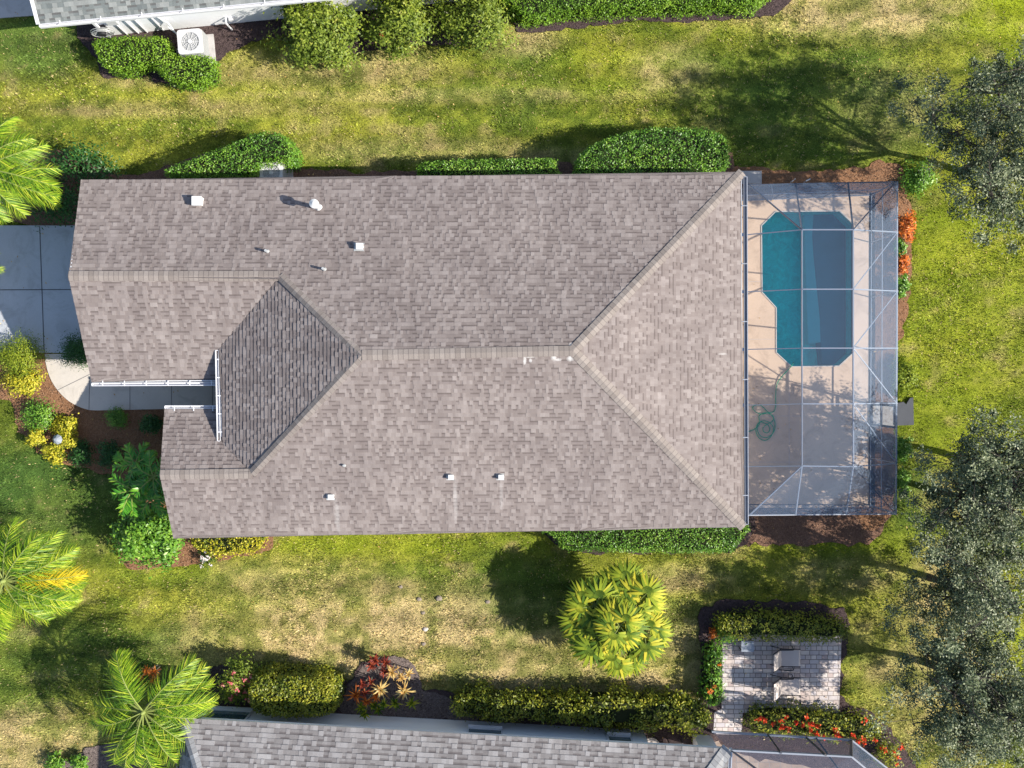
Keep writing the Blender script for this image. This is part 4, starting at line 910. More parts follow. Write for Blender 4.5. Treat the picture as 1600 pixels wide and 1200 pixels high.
def panel(*pts): b = MB(); b.face([Vector(p) + Vector((0, 0, .056)) for p in pts]); b.build('screen_panel', M['screen'], cage)
def wpanel(*pts): b = MB(); b.face(pts); b.build('screen_panel', M['screen'], cage)
for i in range(4): panel(Hn(i), Hn(i + 1), An(i + 1), An(i)); panel(An(i), An(i + 1), Bn(i + 1), Bn(i)); panel(Bn(i), Bn(i + 1), En(i + 1), En(i))
panel(NWc, Hn(0), An(0)); panel(NWc, An(0), Ntop(1243)); panel(Ntop(1243), An(0), Bn(0), Ntop(1325)); panel(Ntop(1325), Bn(0), NEc); panel(NEc, Bn(0), En(0))
panel(SWc, An(4), Hn(4)); panel(SWc, Stop(1243), An(4)); panel(Stop(1243), Stop(1322), Bn(4), An(4)); panel(Stop(1322), SEc, Bn(4)); panel(SEc, En(4), Bn(4))
for a, b_ in ((NWc, NEc), (SWc, SEc), (NEc, SEc)): wpanel(down(a), down(b_), b_, a)
# screen door in the east wall
ex = En(3).x; yd0, yd1 = P(0, 636, 0).y, P(0, 668, 0).y
b = MB(); y0, y1 = P(0, 634, ze).y, P(0, 668, ze).y
for y in (y0, y1): b.bar((ex + .02, y, .05), (ex + .02, y, 2.05), .07, .05, up=(1, 0, 0))
for z_ in (.1, .9, 2.03): b.bar((ex + .02, y0, z_), (ex + .02, y1, z_), .06, .05)
b.build('screen_door', M['bronze'], cage)
b = MB(); b.prism(W2([(1358, 633), (1399, 634), (1399, 667), (1358, 666)]), -.03, .045); b.build('door_slab', M['walk'])['kind'] = 'structure'
EXCL.append(W2([(1358, 633), (1399, 634), (1399, 667), (1358, 666)]))
dpx = [(1400, 630), (1412, 628), (1416, 632), (1422, 622), (1427, 621), (1428, 664), (1400, 665)]
b = MB(); b.prism(W2(dpx, .1), -.03, .10); o = b.build('door_mat', M['darkpad'], loc=P(1414, 645)); tag(o, 'dark grey square mat outside the pool cage door on the right lawn', 'mat'); EXCL.append(W2(dpx))
b = MB(); b.prism(W2([(1150, 268), (1189, 268), (1189, 288), (1150, 288)]), -.03, .10); o = b.build('concrete_pad', M['pad'], loc=P(1175, 277)); tag(o, 'pale concrete pad at the upper right corner of the middle house', 'concrete pad'); 
for i, (x, y, lb) in enumerate([(1238, 283, 'left'), (1259, 283, 'right')]):
    t = thing('sprinkler_pipe', 'short white sprinkler pipe in the mulch above the pool cage, ' + lb + ' one of two', 'pipe', tuple(P(x, y)), 'sprinkler pipes by the pool cage')
    b = MB(); c = P(x, y, .2); b.tube([(c.x, c.y, 0), (c.x, c.y, .25), (c.x + .06 * (i + 1), c.y + .05, .32)], .02, 8); b.build('riser', M['white'], t)
# hose
hz0 = dz + .02
hp = [(1238, 570), (1233, 576), (1222, 588), (1214, 600), (1212, 618), (1212, 634), (1209, 643), (1200, 645), (1190, 647), (1180, 643), (1176, 636), (1182, 633), (1190, 634), (1198, 642), (1207, 650), (1211, 662), (1209, 675), (1200, 683), (1190, 682), (1184, 674), (1184, 664), (1190, 658), (1200, 659), (1208, 667), (1206, 680), (1196, 688), (1186, 684), (1181, 672), (1186, 660), (1197, 662), (1203, 669), (1200, 676), (1194, 675), (1192, 669), (1197, 664), (1207, 658), (1208, 650), (1196, 645), (1186, 650), (1187, 662), (1180, 670), (1165, 676)]
pts = spline([P(a, b_, hz0 + .012 * ((i * 7) % 5)) for i, (a, b_) in enumerate(hp)], 6)
b = MB(); b.tube([P(1240, 566, -.2)] + pts, .0155, 7); o = b.build('garden_hose', M['hose'], smooth=True, loc=P(1195, 665)); tag(o, 'thin green hose coiled on the pool deck with one end in the water', 'hose')

# ------------------------------------------------------------------ patio with two sling chairs
sheet('patio', patiow, .05, M['paver'], .1)
def sling_chair(label, px, py):
    c = P(px, py, .35); t = thing('lounge_chair', label, 'lounge chair', (c.x, c.y, 0), 'sling lounge chairs on the paver patio')
    w_ = .27; q = lambda x, z, y: (c.x + x, c.y + y, z)
    b = MB()
    prof = [(-.02, .34), (.15, .36), (.35, .39), (.55, .40), (.62, .36)]
    for (x0, z0), (x1, z1) in zip(prof[:-1], prof[1:]): b.add([q(x0, z0, -w_), q(x1, z1, -w_), q(x1, z1, w_), q(x0, z0, w_), q(x0, z0 - .012, -w_), q(x1, z1 - .012, -w_), q(x1, z1 - .012, w_), q(x0, z0 - .012, w_)], [(0, 1, 2, 3), (7, 6, 5, 4), (0, 4, 5, 1), (2, 6, 7, 3)])
    b.build('seat', M['sling'], t)
    b = MB(); prof = [(-.02, .35), (-.20, .62), (-.36, .86), (-.44, .93)]
    for (x0, z0), (x1, z1) in zip(prof[:-1], prof[1:]): b.add([q(x0, z0, -w_), q(x1, z1, -w_), q(x1, z1, w_), q(x0, z0, w_), q(x0 - .012, z0 - .01, -w_), q(x1 - .012, z1 - .01, -w_), q(x1 - .012, z1 - .01, w_), q(x0 - .012, z0 - .01, w_)], [(3, 2, 1, 0), (4, 5, 6, 7), (1, 5, 4, 0), (3, 7, 6, 2)])
    b.build('backrest', M['sling'], t)
    for s in (-1, 1):
        MB().tube([q(-.46, .94, s * .30), q(-.03, .34, s * .30), q(.15, .35, s * .30), q(.62, .37, s * .30)], .016, 8).build('side_frame', M['dark'], t)
        MB().tube([q(-.18, .58, s * .33), q(.05, .62, s * .34), q(.28, .60, s * .34), q(.33, .55, s * .34)], .022, 8).build('armrest', M['dark'], t)
        MB().tube([q(.33, .56, s * .34), q(.42, .05, s * .32)], .014, 8).build('leg', M['dark'], t)
        MB().tube([q(.02, .36, s * .31), q(-.32, .05, s * .32)], .014, 8).build('leg', M['dark'], t)
sling_chair('taupe sling lounge chair on the paver patio, nearer the green hedge', 1222, 1028)
sling_chair('taupe sling lounge chair on the paver patio, nearer the red flowered hedge', 1222, 1073)
t = thing('side_table', 'small square blue grey table on the paver patio beside the green hedge', 'table', tuple(P(1168, 1010)))
c = P(1168, 1010, .45); b = MB(); b.box((c.x, c.y, .45), (.42, .36, .025)); b.build('table_top', M['fixture'], t)
for dx in (-.19, .19):
    for dy in (-.15, .15): MB().box((c.x + dx, c.y + dy, .245), (.025, .025, .39)).build('leg', M['dark'], t)

# ------------------------------------------------------------------ stones
def stone(label, px, py, r, mat):
    c = P(px, py); n_ = 9; b = MB(); vs = []; fs = []
    for j in range(5):
        ph = math.pi * j / 4
        for i in range(n_):
            th = 2 * math.pi * i / n_; rr = r * random.uniform(.8, 1.15); vs.append((c.x + rr * math.sin(ph) * math.cos(th), c.y + rr * .8 * math.sin(ph) * math.sin(th), .02 + .55 * r * math.cos(ph)))
    for j in range(4):
        for i in range(n_): fs.append((j * n_ + i, (j + 1) * n_ + i, (j + 1) * n_ + (i + 1) % n_, j * n_ + (i + 1) % n_))
    b.add(vs, fs); o = b.build('stone', M[mat], loc=c); tag(o, label, 'stone', 'stones lying on the bare patch of the south lawn')
stone('rough brown stone on the dry lawn, highest one of the group', 626, 917, .08, 'rock')
stone('small brown stone on the dry lawn left of the largest stone', 655, 936, .09, 'rock')
stone('largest lumpy brown stone on the dry lawn', 686, 935, .12, 'rock')
stone('small pale brown stone midway between the white stone and the brown ones', 661, 957, .075, 'rock')
stone('bright white stone on the dry lawn, lowest one of the group', 665, 983, .10, 'rock_white')
stone('grey stone at the edge of the fan palm shadow', 762, 940, .085, 'rock')
stone('low flat brown stone on the dry lawn below the white stone', 662, 1006, .08, 'rock')

# ------------------------------------------------------------------ hedges
hedge('hedge', 'bright green S shaped clipped hedge wrapping the air conditioner at the top left', 'hedge', [(149, 60), (200, 56), (252, 57), (262, 72), (272, 84), (320, 84), (331, 96), (328, 118), (300, 131), (268, 126), (243, 110), (232, 96), (215, 105), (175, 108), (153, 95)], 1.0, L['hedge_lime'], 'clipped green hedges around the houses')
hedge('hedge', 'triangular clipped hedge at the upper left wall beside the half hidden air conditioner', 'hedge', [(262, 262), (320, 240), (375, 216), (405, 206), (440, 210), (457, 232), (450, 252), (404, 255), (396, 274), (330, 276), (265, 276)], 1.5, L['hedge'], 'clipped green hedges around the houses')
hedge('hedge', 'thin straight clipped hedge strip along the upper wall of the middle house', 'hedge', [(658, 252), (700, 250), (850, 246), (868, 258), (868, 276), (760, 277), (658, 277)], 1.5, L['hedge'], 'clipped green hedges around the houses')
hedge('hedge', 'wide rounded half moon hedge at the upper right wall of the middle house', 'hedge', [(900, 262), (910, 238), (950, 214), (1010, 200), (1075, 198), (1120, 204), (1140, 225), (1140, 252), (1118, 270), (1000, 275), (900, 275)], 1.7, L['hedge'], 'clipped green hedges around the houses', lump=.14)
hedge('hedge', 'long dense clipped hedge under the lower right eave of the middle house', 'hedge', [(862, 818), (1150, 812), (1150, 855), (1130, 864), (1020, 864), (890, 860), (872, 845)], 1.25, L['hedge'], 'clipped green hedges around the houses', size=.065, dens=650)
hedge('hedge', 'very long bright green hedge along the top edge of the photo above the dark mulch', 'hedge', [(796, -40), (1196, -60), (1192, 0), (1110, 5), (960, 11), (880, 15), (838, 24), (810, 20)], 1.2, L['hedge_lime'], lump=.14)
hedge('hedge', 'dense clipped yellow green hedge block between the pink flower shrub and the red crotons', 'hedge', [(392, 1062), (430, 1058), (490, 1062), (520, 1072), (524, 1100), (515, 1118), (450, 1120), (396, 1112)], 1.6, L['hedge_olive'], size=.09, lump=.14)
hedge('hedge', 'olive yellow leafy hedge row in front of the bottom wall, left of the gap', 'hedge', [(712, 1094), (760, 1088), (830, 1092), (895, 1096), (902, 1112), (896, 1128), (840, 1128), (760, 1124), (712, 1118)], 1.15, L['hedge_olive'], 'yellow green hedge rows along the bottom wall', size=.095, lump=.42, rag=.10, dens=430)
hedge('hedge', 'olive yellow leafy hedge row in front of the bottom wall, right of the gap', 'hedge', [(910, 1096), (980, 1094), (1050, 1098), (1100, 1106), (1112, 1122), (1104, 1138), (1030, 1140), (960, 1136), (912, 1132)], 1.2, L['hedge_olive'], 'yellow green hedge rows along the bottom wall', size=.10, lump=.46, rag=.11, dens=430)
hedge('hedge', 'mixed green hedge row along the upper edge of the paver patio', 'hedge', [(1130, 968), (1180, 962), (1240, 966), (1310, 972), (1328, 985), (1322, 1000), (1260, 1001), (1190, 999), (1135, 996)], 1.0, L['hedge_olive'], size=.09, lump=.3, rag=.1, dens=380)
hedge('hedge', 'narrow dark hedge with orange blooms on the left edge of the paver patio', 'hedge', [(1110, 1012), (1126, 1012), (1128, 1050), (1128, 1098), (1106, 1100), (1106, 1050)], .8, L['hedge'], size=.10, lump=.3, rag=.09, dens=330, flowers=(L['orange'], 4, .11))
hedge('hedge', 'low hedge speckled with red orange flowers along the lower edge of the patio', 'hedge', [(1178, 1118), (1230, 1112), (1290, 1118), (1345, 1124), (1376, 1138), (1376, 1156), (1330, 1160), (1260, 1152), (1190, 1148), (1176, 1136)], .9, L['hedge_olive'], size=.095, lump=.28, rag=.1, dens=330, flowers=(L['flower_red'], 30, .12))
shrub('flowering_shrub', 'small red orange flowered shrub at the right end of the bottom pool enclosure', 'shrub', 1392, 1180, 22, .8, L['hedge_olive'], flowers=(L['flower_red'], 8, .11), ry=26)
hedge('hedge', 'yellow leafed low hedge beside white flowers under the lower left eave of the middle house', 'hedge', [(300, 835), (360, 832), (408, 836), (408, 852), (395, 862), (350, 870), (318, 864), (304, 856)], .8, L['yellow'], size=.085, lump=.28, rag=.08, dens=420)

# ------------------------------------------------------------------ shrubs
G1 = 'airy yellow green shrubs against the top house'
shrub('shrub', 'largest airy yellow green shrub against the white wall of the top house', 'shrub', 490, 38, 68, 2.4, L['airy'], G1, size=.115, clumps=44, ry=58, cl=.20, twigs=True, n=7500)
shrub('shrub', 'airy green shrub with a red leafed spot, middle one against the top house', 'shrub', 622, 28, 52, 2.2, L['airy'], G1, size=.115, clumps=34, ry=54, cl=.21, twigs=True, n=5500, flowers=(L['red'], 4, .14))
shrub('shrub', 'airy yellow green shrub next to the long hedge at the top edge', 'shrub', 745, 18, 62, 2.0, L['airy'], G1, size=.11, clumps=36, ry=58, cl=.21, twigs=True, n=5500)
shrub('shrub', 'dark green leafy bush beside the driveway under the top left palm', 'shrub', 115, 255, 62, 1.6, L['hedge_dark'], None, size=.10, clumps=40, ry=36)
shrub('shrub', 'dark green bush touching the garage wall above the driveway', 'shrub', 80, 315, 55, 1.4, L['hedge_dark'], None, size=.10, clumps=40, ry=38)
shrub('shrub', 'round yellow green ball shrub at the lower left corner of the driveway', 'shrub', 26, 556, 32, 1.1, L['ygreen'], None, size=.05, clumps=40, n=6500, cl=.3)
shrub('shrub', 'dark clipped dome shrub between driveway and garage corner', 'shrub', 117, 549, 24, 1.0, L['hedge_dark'], None, size=.05, clumps=40, n=4500, cl=.3)
shrub('shrub', 'low bright yellow shrub just below the yellow green ball shrub', 'shrub', 32, 597, 34, .7, L['yellow'], None, size=.085, clumps=34, ry=22, n=1500)
shrub('shrub', 'mid green bush in the front bed above the yellow shrubs', 'shrub', 56, 650, 25, .8, L['hedge'], None, size=.07, clumps=24, n=1800)
G2_ = 'yellow shrubs around the grey garden light'
for lb, x, y, r_ in [('upper right yellow shrub of the ring around the grey garden light', 100, 668, 22), ('left yellow shrub of the ring around the grey garden light', 54, 683, 15), ('lower yellow shrub of the ring around the grey garden light', 84, 708, 20), ('right yellow shrub of the ring around the grey garden light', 108, 690, 14)]:
    shrub('shrub', lb, 'shrub', x, y, r_, .6, L['yellow'], G2_, size=.09, clumps=16, n=int(60 * r_), ry=r_ * .85)
shrub('shrub', 'small spiky mid green shrub right of the yellow ring in the front bed', 'shrub', 124, 710, 20, .7, L['hedge_dark'], None, size=.09, clumps=20, n=1100, asp=.3)
shrub('shrub', 'small round green ball shrub beside the shaded walkway', 'shrub', 180, 653, 15, .6, L['hedge'], None, size=.05, clumps=24, n=1900, cl=.3)
shrub('shrub', 'shaded dark green shrub against the porch wall of the front bed', 'shrub', 236, 662, 17, .9, L['hedge_dark'], None, size=.08, clumps=20, n=1000)
shrub('shrub', 'shaded dark green shrub left of the broad leafed palm clump', 'shrub', 168, 710, 20, .8, L['hedge_dark'], None, size=.08, clumps=20, n=1100)
shrub('shrub', 'large glossy green bush at the lower left corner of the middle house', 'shrub', 225, 842, 54, 2.0, L['hedge'], None, size=.13, clumps=60, ry=50, n=5200, cl=.2, asp=.55)
shrub('shrub', 'small shrub with white flowers under the lower left eave', 'shrub', 322, 872, 15, .4, L['hedge_dark'], None, size=.06, clumps=12, n=400, flowers=(L['flower_white'], 14, .07))
shrub('flowering_shrub', 'green shrub covered in pink flowers beside the bottom house and palm', 'shrub', 372, 1064, 29, 1.6, L['airy'], None, size=.09, clumps=36, ry=36, n=2800, flowers=(L['flower_pink'], 34, .11))
shrub('croton', 'upper orange croton at the right edge of the pool cage', 'croton', 1417, 352, 17, .8, L['orange'], 'orange crotons by the pool cage', size=.13, clumps=22, ry=24, n=520, asp=.35)
shrub('croton', 'lower orange croton at the right edge of the pool cage', 'croton', 1411, 413, 12, .7, L['orange'], 'orange crotons by the pool cage', size=.12, clumps=16, ry=14, n=300, asp=.35)
for lb, x, y, rx_, ry_, mt in [('green shrub between the two orange crotons by the pool cage', 1408, 385, 9, 16, 'hedge'), ('small green shrub below the orange crotons by the pool cage', 1410, 445, 10, 22, 'hedge'), ('yellow green shrub above the dark mat by the pool cage', 1414, 590, 17, 34, 'ygreen'),
                        ('green shrub below the dark mat by the pool cage', 1411, 700, 14, 22, 'hedge'), ('lowest green shrub on the right edge of the pool cage', 1410, 755, 13, 24, 'hedge')]:
    shrub('shrub', lb, 'shrub', x, y, rx_, .7, L[mt], None, size=.08, clumps=18, ry=ry_, n=int(4.2 * rx_ * ry_) + 200)
shrub('shrub', 'low bright green shrub off the upper right corner of the pool cage', 'shrub', 1440, 275, 26, .6, L['hedge'], None, size=.08, clumps=24, ry=30, n=1800)
shrub('shrub', 'dark leafy shrub at the upper left corner of the paver patio', 'shrub', 1142, 985, 20, .9, L['hedge'], None, size=.10, clumps=18, n=800)
shrub('shrub', 'small orange flowered plant at the left corner of the patio bed', 'shrub', 1116, 991, 8, .5, L['orange'], None, size=.08, clumps=8, n=120)
shrub('shrub', 'small green plant in the dirt at the bottom left corner, left of a pair', 'shrub', 85, 1196, 18, .6, L['hedge'], None, size=.10, clumps=16, n=500)
shrub('shrub', 'small green plant in the dirt at the bottom left corner, right of a pair', 'shrub', 121, 1192, 13, .6, L['hedge'], None, size=.10, clumps=12, n=350)
rosette('croton', 'fiery orange spiky croton beside the lower left palm', 233, 1054, 1.0, .42, L['orange'], None, 6, 24, .04, 'croton', .26)
CG = 'crotons in the bed by the bottom wall'
for lb, x, y, r_, mt, hd in [('dark red croton highest in the croton bed', 592, 1040, .40, 'red', 4), ('peach spiky croton on the grey dirt mound, upper right of the bed', 634, 1058, .33, 'peach', 2), ('peach spiky croton lower right in the croton bed', 632, 1080, .36, 'peach', 1),
                         ('yellow peach spiky croton in the centre of the bed', 596, 1075, .36, 'peach', 1), ('bright orange red croton at the left of the croton bed', 556, 1086, .36, 'orange', 1), ('bronze red croton behind the centre peach one', 573, 1072, .32, 'red', 3),
                         ('orange red croton lower centre of the croton bed', 582, 1092, .34, 'orange', 2), ('dark olive croton against the bottom wall', 572, 1108, .36, 'fan', 3), ('olive bronze croton against the bottom wall, right one', 595, 1106, .34, 'fan', 2),
                         ('small olive croton at the right of the croton bed', 617, 1100, .26, 'fan', 1), ('peach croton topmost beside the dark red one', 612, 1050, .30, 'peach', 1), ('tiny olive croton by the bottom wall', 643, 1100, .24, 'fan', 1)]:
    rosette('croton', lb, x, y, 1.0, r_ * 1.22, L[mt], CG, hd, 34, .065, 'croton')
# garden light in the yellow ring
gl_ = thing('garden_light', 'grey metal garden light among the yellow shrubs of the front bed', 'garden light', tuple(P(87, 687)))
c = P(87, 687, .7); b = MB(); b.cyl((c.x, c.y, 0), (c.x, c.y, .6), .025, n=8); b.build('post', M['dark'], gl_)
b = MB(); b.cyl((c.x, c.y, .58), (c.x, c.y, .72), .17, .05, 8); b.build('lamp_shade', M['fixture'], gl_)

# ------------------------------------------------------------------ palms
feather_palm('tall feather palm at the left edge beside the driveway, highest of the left palms', -30, 262, 3.6,
   [(38, 2.0, 30), (10, 2.3, 28), (-12, 2.5, 20), (-32, 2.4, 15), (-55, 2.0, 20), (62, 2.1, 30), (88, 2.2, 30), (-80, 1.9, 25), (120, 2.2), (150, 2.2), (180, 2.2), (210, 2.2), (245, 2.1)], leaf=.58, low=1)
feather_palm('feather palm whose frond tip pokes in at the left edge over the driveway', -128, 392, 3.4, [(0, 2.45, 20), (30, 2.0), (-35, 1.9), (70, 2.0), (110, 2.0), (150, 2.0), (190, 2.0), (230, 2.0), (280, 1.9)], leaf=.45)
feather_palm('feather palm with one bright yellow frond at the left edge', 6, 907, 3.4,
   [(32, 2.5, 30, .42), (14, 2.45, 22, .45), (46, 2.1, 38), (-1, 2.5, 8, .35, 'palm_yellow'), (-14, 2.2, -5), (-38, 2.3, 15), (-26, 2.35, 18), (-58, 2.0, 22), (75, 2.1, 30), (105, 2.2), (140, 2.3), (170, 2.3), (200, 2.3), (230, 2.2), (262, 2.2, 25)], leaf=.58, low=1)
feather_palm('feather palm overlapping the corner of the grey roof at the lower left', 224, 1112, 3.0,
   [(112, 2.28, 40, .35), (98, 2.39, 45, .38), (36, 2.62, 22, .35), (50, 2.68, 30, .35), (17, 2.39, 20, .4), (172, 2.17, 5, .45), (205, 2.28, 15), (228, 2.39, 20), (252, 2.51, 25), (275, 2.39, 22), (302, 2.39, 20), (330, 2.28, 20), (352, 2.17, 15, .5), (148, 2.17, 10, .5), (265, 1.71, 40), (128, 1.94, 5, .5), (25, 2.17, 5, .5), (188, 2.05, -5, .5), (240, 2.28, 5), (288, 2.28, 5), (316, 2.28, 5), (5, 2.05, 5)], leaf=.62, lean=(.2, .1), low=0)
# broad leafed palm clump by the front wall
t = thing('palm_clump', 'glossy broad leafed palm clump by the lower left wall of the middle house', 'palm', tuple(P(220, 738)))
for (x, y, z, n_) in [(212, 725, 1.7, 8), (240, 745, 2.0, 8), (208, 765, 1.6, 8), (235, 780, 1.6, 6)]:
    hb = P(x, y, z); b = MB(); b.tube([(hb.x + .05, hb.y, 0), (hb.x, hb.y, z)], [.05, .03], 7); b.build('stem', M['stem'], t)
    for k in range(n_): frond(t, tuple(hb), 2 * math.pi * k / n_ + rng.random() * .5, R(rng.uniform(15, 45)), rng.uniform(.75, 1.0), .45, L['areca'], leaf=.30, pairs=15, wd=.075, hang=.25)
# fan palm
def fan_leaf(parent, hub, az, el, pet, rad, mat):
    d = Vector((math.cos(az) * math.cos(el), math.sin(az) * math.cos(el), math.sin(el))); hub = Vector(hub); e = hub + d * pet - Vector((0, 0, .10 * pet))
    b = MB(); b.tube([hub, hub.lerp(e, .5) + Vector((0, 0, .04)), e], [.018, .013, .01], 5); o = b.build('petiole', M['stem'], parent)
    f = Vector((d.x, d.y, d.z * .4 - .22)).normalized(); s = f.cross(Vector((0, 0, 1))).normalized(); u = s.cross(f).normalized()
    n_ = 24; B = []; D = []; rr = rad * .36; k2 = 2 * n_ + 1; vs = [tuple(e)]
    for i in range(k2):
        a = (-140 + 280 * i / (k2 - 1)) * math.pi / 180; w = (f * math.cos(a) + s * math.sin(a)) * rr * (.8 + .2 * math.cos(a)); vs.append(tuple(e + w + u * (.03 if i % 2 else -.03)))
    F = np.array([(0, i, i + 1) for i in range(1, k2)]); v0 = rng.uniform(0, .35)
    np_mesh('leaf_blade', vs, F, mat, o, rnd=np.clip(v0 + .35 * (np.arange(len(F)) % 2), 0, 1))
    for i in range(n_):
        a = (-140 + 280 * (i + .5) / n_) * math.pi / 180; w = (f * math.cos(a) + s * math.sin(a)).normalized(); B.append(np.array(e + w * rr * .55)); D.append(np.array(w) + rng.normal(size=3) * .05 + np.array([0, 0, .06 * (-1) ** i]))
    blades_mesh('leaf_tip', np.array(B), np.array(D), rad * .84 * rng.uniform(.85, 1.1, n_), rad * .20, mat, o, .30, rnd=np.clip(rng.normal(.55 + v0 * .5, .24, n_), 0, 1), segs=4)
fc = P(966, 972, 1.9); fp = thing('fan_palm', 'big round multi headed fan palm on the lower lawn left of the patio', 'palm', (fc.x, fc.y, 0))
heads = [(0, 0, 2.3), (-.75, .55, 1.9), (.6, .65, 1.9), (.85, -.35, 1.8), (.15, -.95, 1.7), (-.75, -.45, 1.8), (.15, .95, 1.8), (-.9, .05, 1.7)]
for i, (dx, dy, z) in enumerate(heads):
    b = MB(); b.tube([(fc.x + dx * .35, fc.y + dy * .35, 0), (fc.x + dx * .8, fc.y + dy * .8, z * .6), (fc.x + dx, fc.y + dy, z)], [.11, .09, .06], 9); b.build('stem', M['trunk'], fp)
    n_ = 9 if i else 8; a0 = math.atan2(dy, dx) if i else 0
    for k in range(n_):
        az = 2 * math.pi * k / n_ + rng.normal() * .15 + a0; out_ = (math.cos(az - a0) + 1) / 2 if i else .5
        fan_leaf(fp, (fc.x + dx, fc.y + dy, z), az, R(rng.uniform(5, 50) * (1.2 - .6 * out_)), .26 + .24 * out_, rng.uniform(.52, .68), L['fan'])

# ------------------------------------------------------------------ oaks
def oak(label, px, py, z, rx, ry, seed, tips=260, lpt=120, lean=(0, 0)):
    rr_ = np.random.default_rng(seed); c = P(px, py, z); t = thing('oak_tree', label, 'tree', (c.x + lean[0], c.y + lean[1], 0), 'oak trees along the right side'); base = np.array([c.x + lean[0], c.y + lean[1], 0.])
    fork = base + np.array([0, 0, z * .32]); b = MB(); b.tube([tuple(base), tuple(base * .5 + fork * .5 + np.array([.05, .04, 0])), tuple(fork)], [.14, .11, .09], 10); b.build('trunk', M['bark'], t)
    lb = MB(); T = []; CT = np.array([c.x, c.y, z])
    nl = 9
    for i in range(nl):
        a = 2 * math.pi * i / nl + rr_.normal() * .25; rad = rr_.uniform(.45, .75); e = CT + np.array([rx * rad * math.cos(a), ry * rad * math.sin(a), rr_.uniform(-1.9, .6)]); mid = fork * .45 + e * .55 + np.array([rr_.normal() * .15, rr_.normal() * .15, .3])
        if i == 0: e = CT + np.array([0, 0, .8]); mid = fork * .5 + e * .5
        lb.tube([tuple(fork), tuple(mid), tuple(e)], [.06, .045, .025], 6)
        for j in range(5):
            s_ = e * (.35 + .65 * rr_.random()) + mid * 0; s_ = mid + (e - mid) * rr_.uniform(.3, 1); q = s_ + rr_.normal(size=3) * np.array([rx * .24, ry * .24, .55]); lb.tube([tuple(s_), tuple((s_ + q) / 2 + rr_.normal(size=3) * .06), tuple(q)], [.028, .02, .012], 5)
            for k in range(max(1, tips // (nl * 5))):
                st = s_ + (q - s_) * rr_.uniform(.3, 1); tp = st + rr_.normal(size=3) * np.array([.60, .60, .42]); T.append(tp); lb.tube([tuple(st), tuple(tp)], [.012, .006], 4)
    lb.build('branches', M['bark'], t)
    T = np.array(T); n = len(T) * lpt; k = rr_.integers(0, len(T), n); cen = T[k] + rr_.normal(size=(n, 3)) * (np.array([.13, .13, .10]) * rr_.uniform(.5, 1.5, len(T))[k][:, None])
    nr = rr_.normal(size=(n, 3)) * .6 + np.array([0, 0, 1.]); V, Fq = leaves(cen, nr, .088 * rr_.uniform(.7, 1.3, n), .046)
    hr_ = hash2(k * 1.0, k * .37, seed)
    np_mesh('crown', V, Fq, L['oak'], t, rnd=np.clip(rr_.beta(2, 2.3, n) * .62 + .42 * hr_ - .04, 0, 1))
oak('grey green oak at the upper right corner of the photo', 1628, 205, 5.6, 2.9, 3.3, 3, 380, 105, (.5, .2))
oak('grey green oak to the right of the pool cage corner', 1572, 795, 4.4, 2.1, 1.9, 5, 230, 125)
oak('sparse grey green oak at the right edge beside the bright lawn gap', 1612, 735, 4.2, 1.6, 1.4, 6, 110, 95)
oak('grey green oak to the right of the paver patio', 1555, 950, 4.2, 1.7, 2.0, 8, 190, 125)
oak('grey green oak at the bottom right corner of the photo', 1562, 1110, 4.4, 2.4, 2.2, 9, 290, 125)

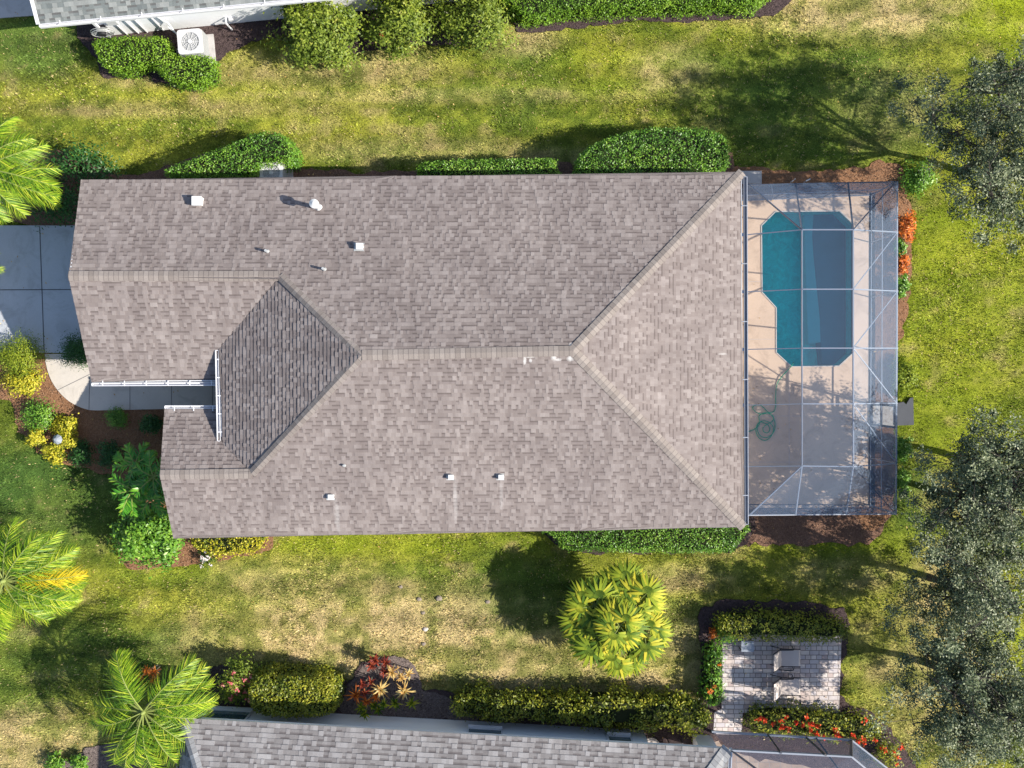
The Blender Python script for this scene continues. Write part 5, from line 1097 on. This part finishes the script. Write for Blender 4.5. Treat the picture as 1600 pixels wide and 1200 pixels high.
# ------------------------------------------------------------------ ground litter: grass blades, mulch chips
def scatter_blades():
    n = 600000; x = rng.uniform(-18.5, 18.5, n); y = rng.uniform(-14, 14, n); ex_ = np.zeros(n, bool)
    for e in EXCL: ex_ |= inpoly(x, y, e)
    dens = fbm(x * 2.2, y * 2.2, 21, 3); ex_ |= rng.random(n) > smooth(.22, .62, dens) * .6 + .4
    x, y = x[~ex_], y[~ex_]; n = len(x); col = lawn_color(x, y)
    weed = hash2(np.floor(x / .5), np.floor(y / .5), 77) > .965; col[weed] = col[weed] * .4 + GREEN * .5
    kk = rng.random(n)[:, None] ** 2 * .75; col = col * (1 - kk) + GREEN * .9 * kk; straw = rng.random(n) < .06; col *= rng.uniform(.35, 1.75, n)[:, None]; col[straw] = TAN * rng.uniform(.8, 1.5, straw.sum())[:, None]
    az = rng.uniform(0, 2 * np.pi, n); el = np.radians(rng.uniform(20, 70, n)); Ln = rng.uniform(.045, .125, n)[:, None]; D = np.stack([np.cos(az) * np.cos(el), np.sin(az) * np.cos(el), np.sin(el)], 1)
    s = np.stack([-np.sin(az), np.cos(az), np.zeros(n)], 1) * (.0135 * rng.uniform(.7, 1.5, n))[:, None]; B = np.stack([x, y, np.full(n, -.01)], 1)
    V = np.stack([B - s, B + s, B + D * Ln], 1).reshape(-1, 3); F = np.arange(3 * n).reshape(-1, 3)
    m = N('grass_blade'); ca = m.attr('col').outputs['Color']; b = m.bsdf(ca, .6, .25, finish=False); t = m.n('BsdfTranslucent'); m.link(ca, t.inputs[0]); xx = m.n('MixShader'); xx.inputs[0].default_value = .25; m.link(b, xx.inputs[1]); m.link(t.outputs[0], xx.inputs[2]); m.link(xx.outputs[0], m.out.inputs[0])
    o = np_mesh('grass', V, F, m.m, col=np.repeat(col, 3, 0)); tag(o, 'short patchy lawn grass blades between the houses', 'grass', kind='stuff')
scatter_blades()
def scatter_chips(name, label, beds, mat, dens):
    Vs = []; 
    for nm in beds:
        poly = curvy(BEDS[nm][1]); n = int(area(poly) * dens); q = sample_poly(poly, n); q = q[~(inpoly(q[:, 0], q[:, 1], deckw) | inpoly(q[:, 0], q[:, 1], patiow) | inpoly(q[:, 0], q[:, 1], walk) | inpoly(q[:, 0], q[:, 1], DRIVE) | inpoly(q[:, 0], q[:, 1], sdeck))]; n = len(q); z = rng.uniform(.03, .075, n); cen = np.column_stack([q, z]); V, F = leaves(cen, rng.normal(size=(n, 3)) * .5 + np.array([0, 0, 1]), rng.uniform(.03, .10, n), .022); Vs.append(V)
    V = np.concatenate(Vs); F = np.arange(len(V)).reshape(-1, 4); o = np_mesh(name, V, F, mat); tag(o, label, 'mulch', kind='stuff')
def litter():
    n = 900; x = rng.uniform(-18, 18, n); y = rng.uniform(-13.5, 13.5, n); ok = ~inpoly(x, y, HW) & ~inpoly(x, y, NW) & ~inpoly(x, y, pl) & ~inpoly(x, y, poolw); x, y = x[ok], y[ok]; n = len(x)
    V, F = leaves(np.column_stack([x, y, rng.uniform(.065, .10, n)]), rng.normal(size=(n, 3)) * .35 + np.array([0, 0, 1]), rng.uniform(.04, .10, n), .035)
    o = np_mesh('fallen_leaves', V, F, L['peach'], rnd=rng.random(n) * .6); tag(o, 'dry fallen leaves strewn over lawn and paving', 'leaves', kind='stuff')
litter()
scatter_chips('mulch_chips', 'orange brown bark chips on the beds around the middle house', ['front_mulch_bed', 'corner_mulch_bed', 'cage_north_mulch_bed', 'cage_east_mulch_bed', 'cage_south_mulch_bed', 'north_wall_mulch_bed'], M['chips'], 170)
scatter_chips('mulch_chips', 'dark bark chips on the beds along the top and bottom houses', ['neighbour_north_mulch_bed', 'far_hedge_mulch_bed', 'neighbour_south_mulch_bed', 'patio_mulch_bed', 'croton_dirt_patch', 'corner_dirt_patch', 'hedge_south_mulch_bed'], M['chips_dark'], 170)
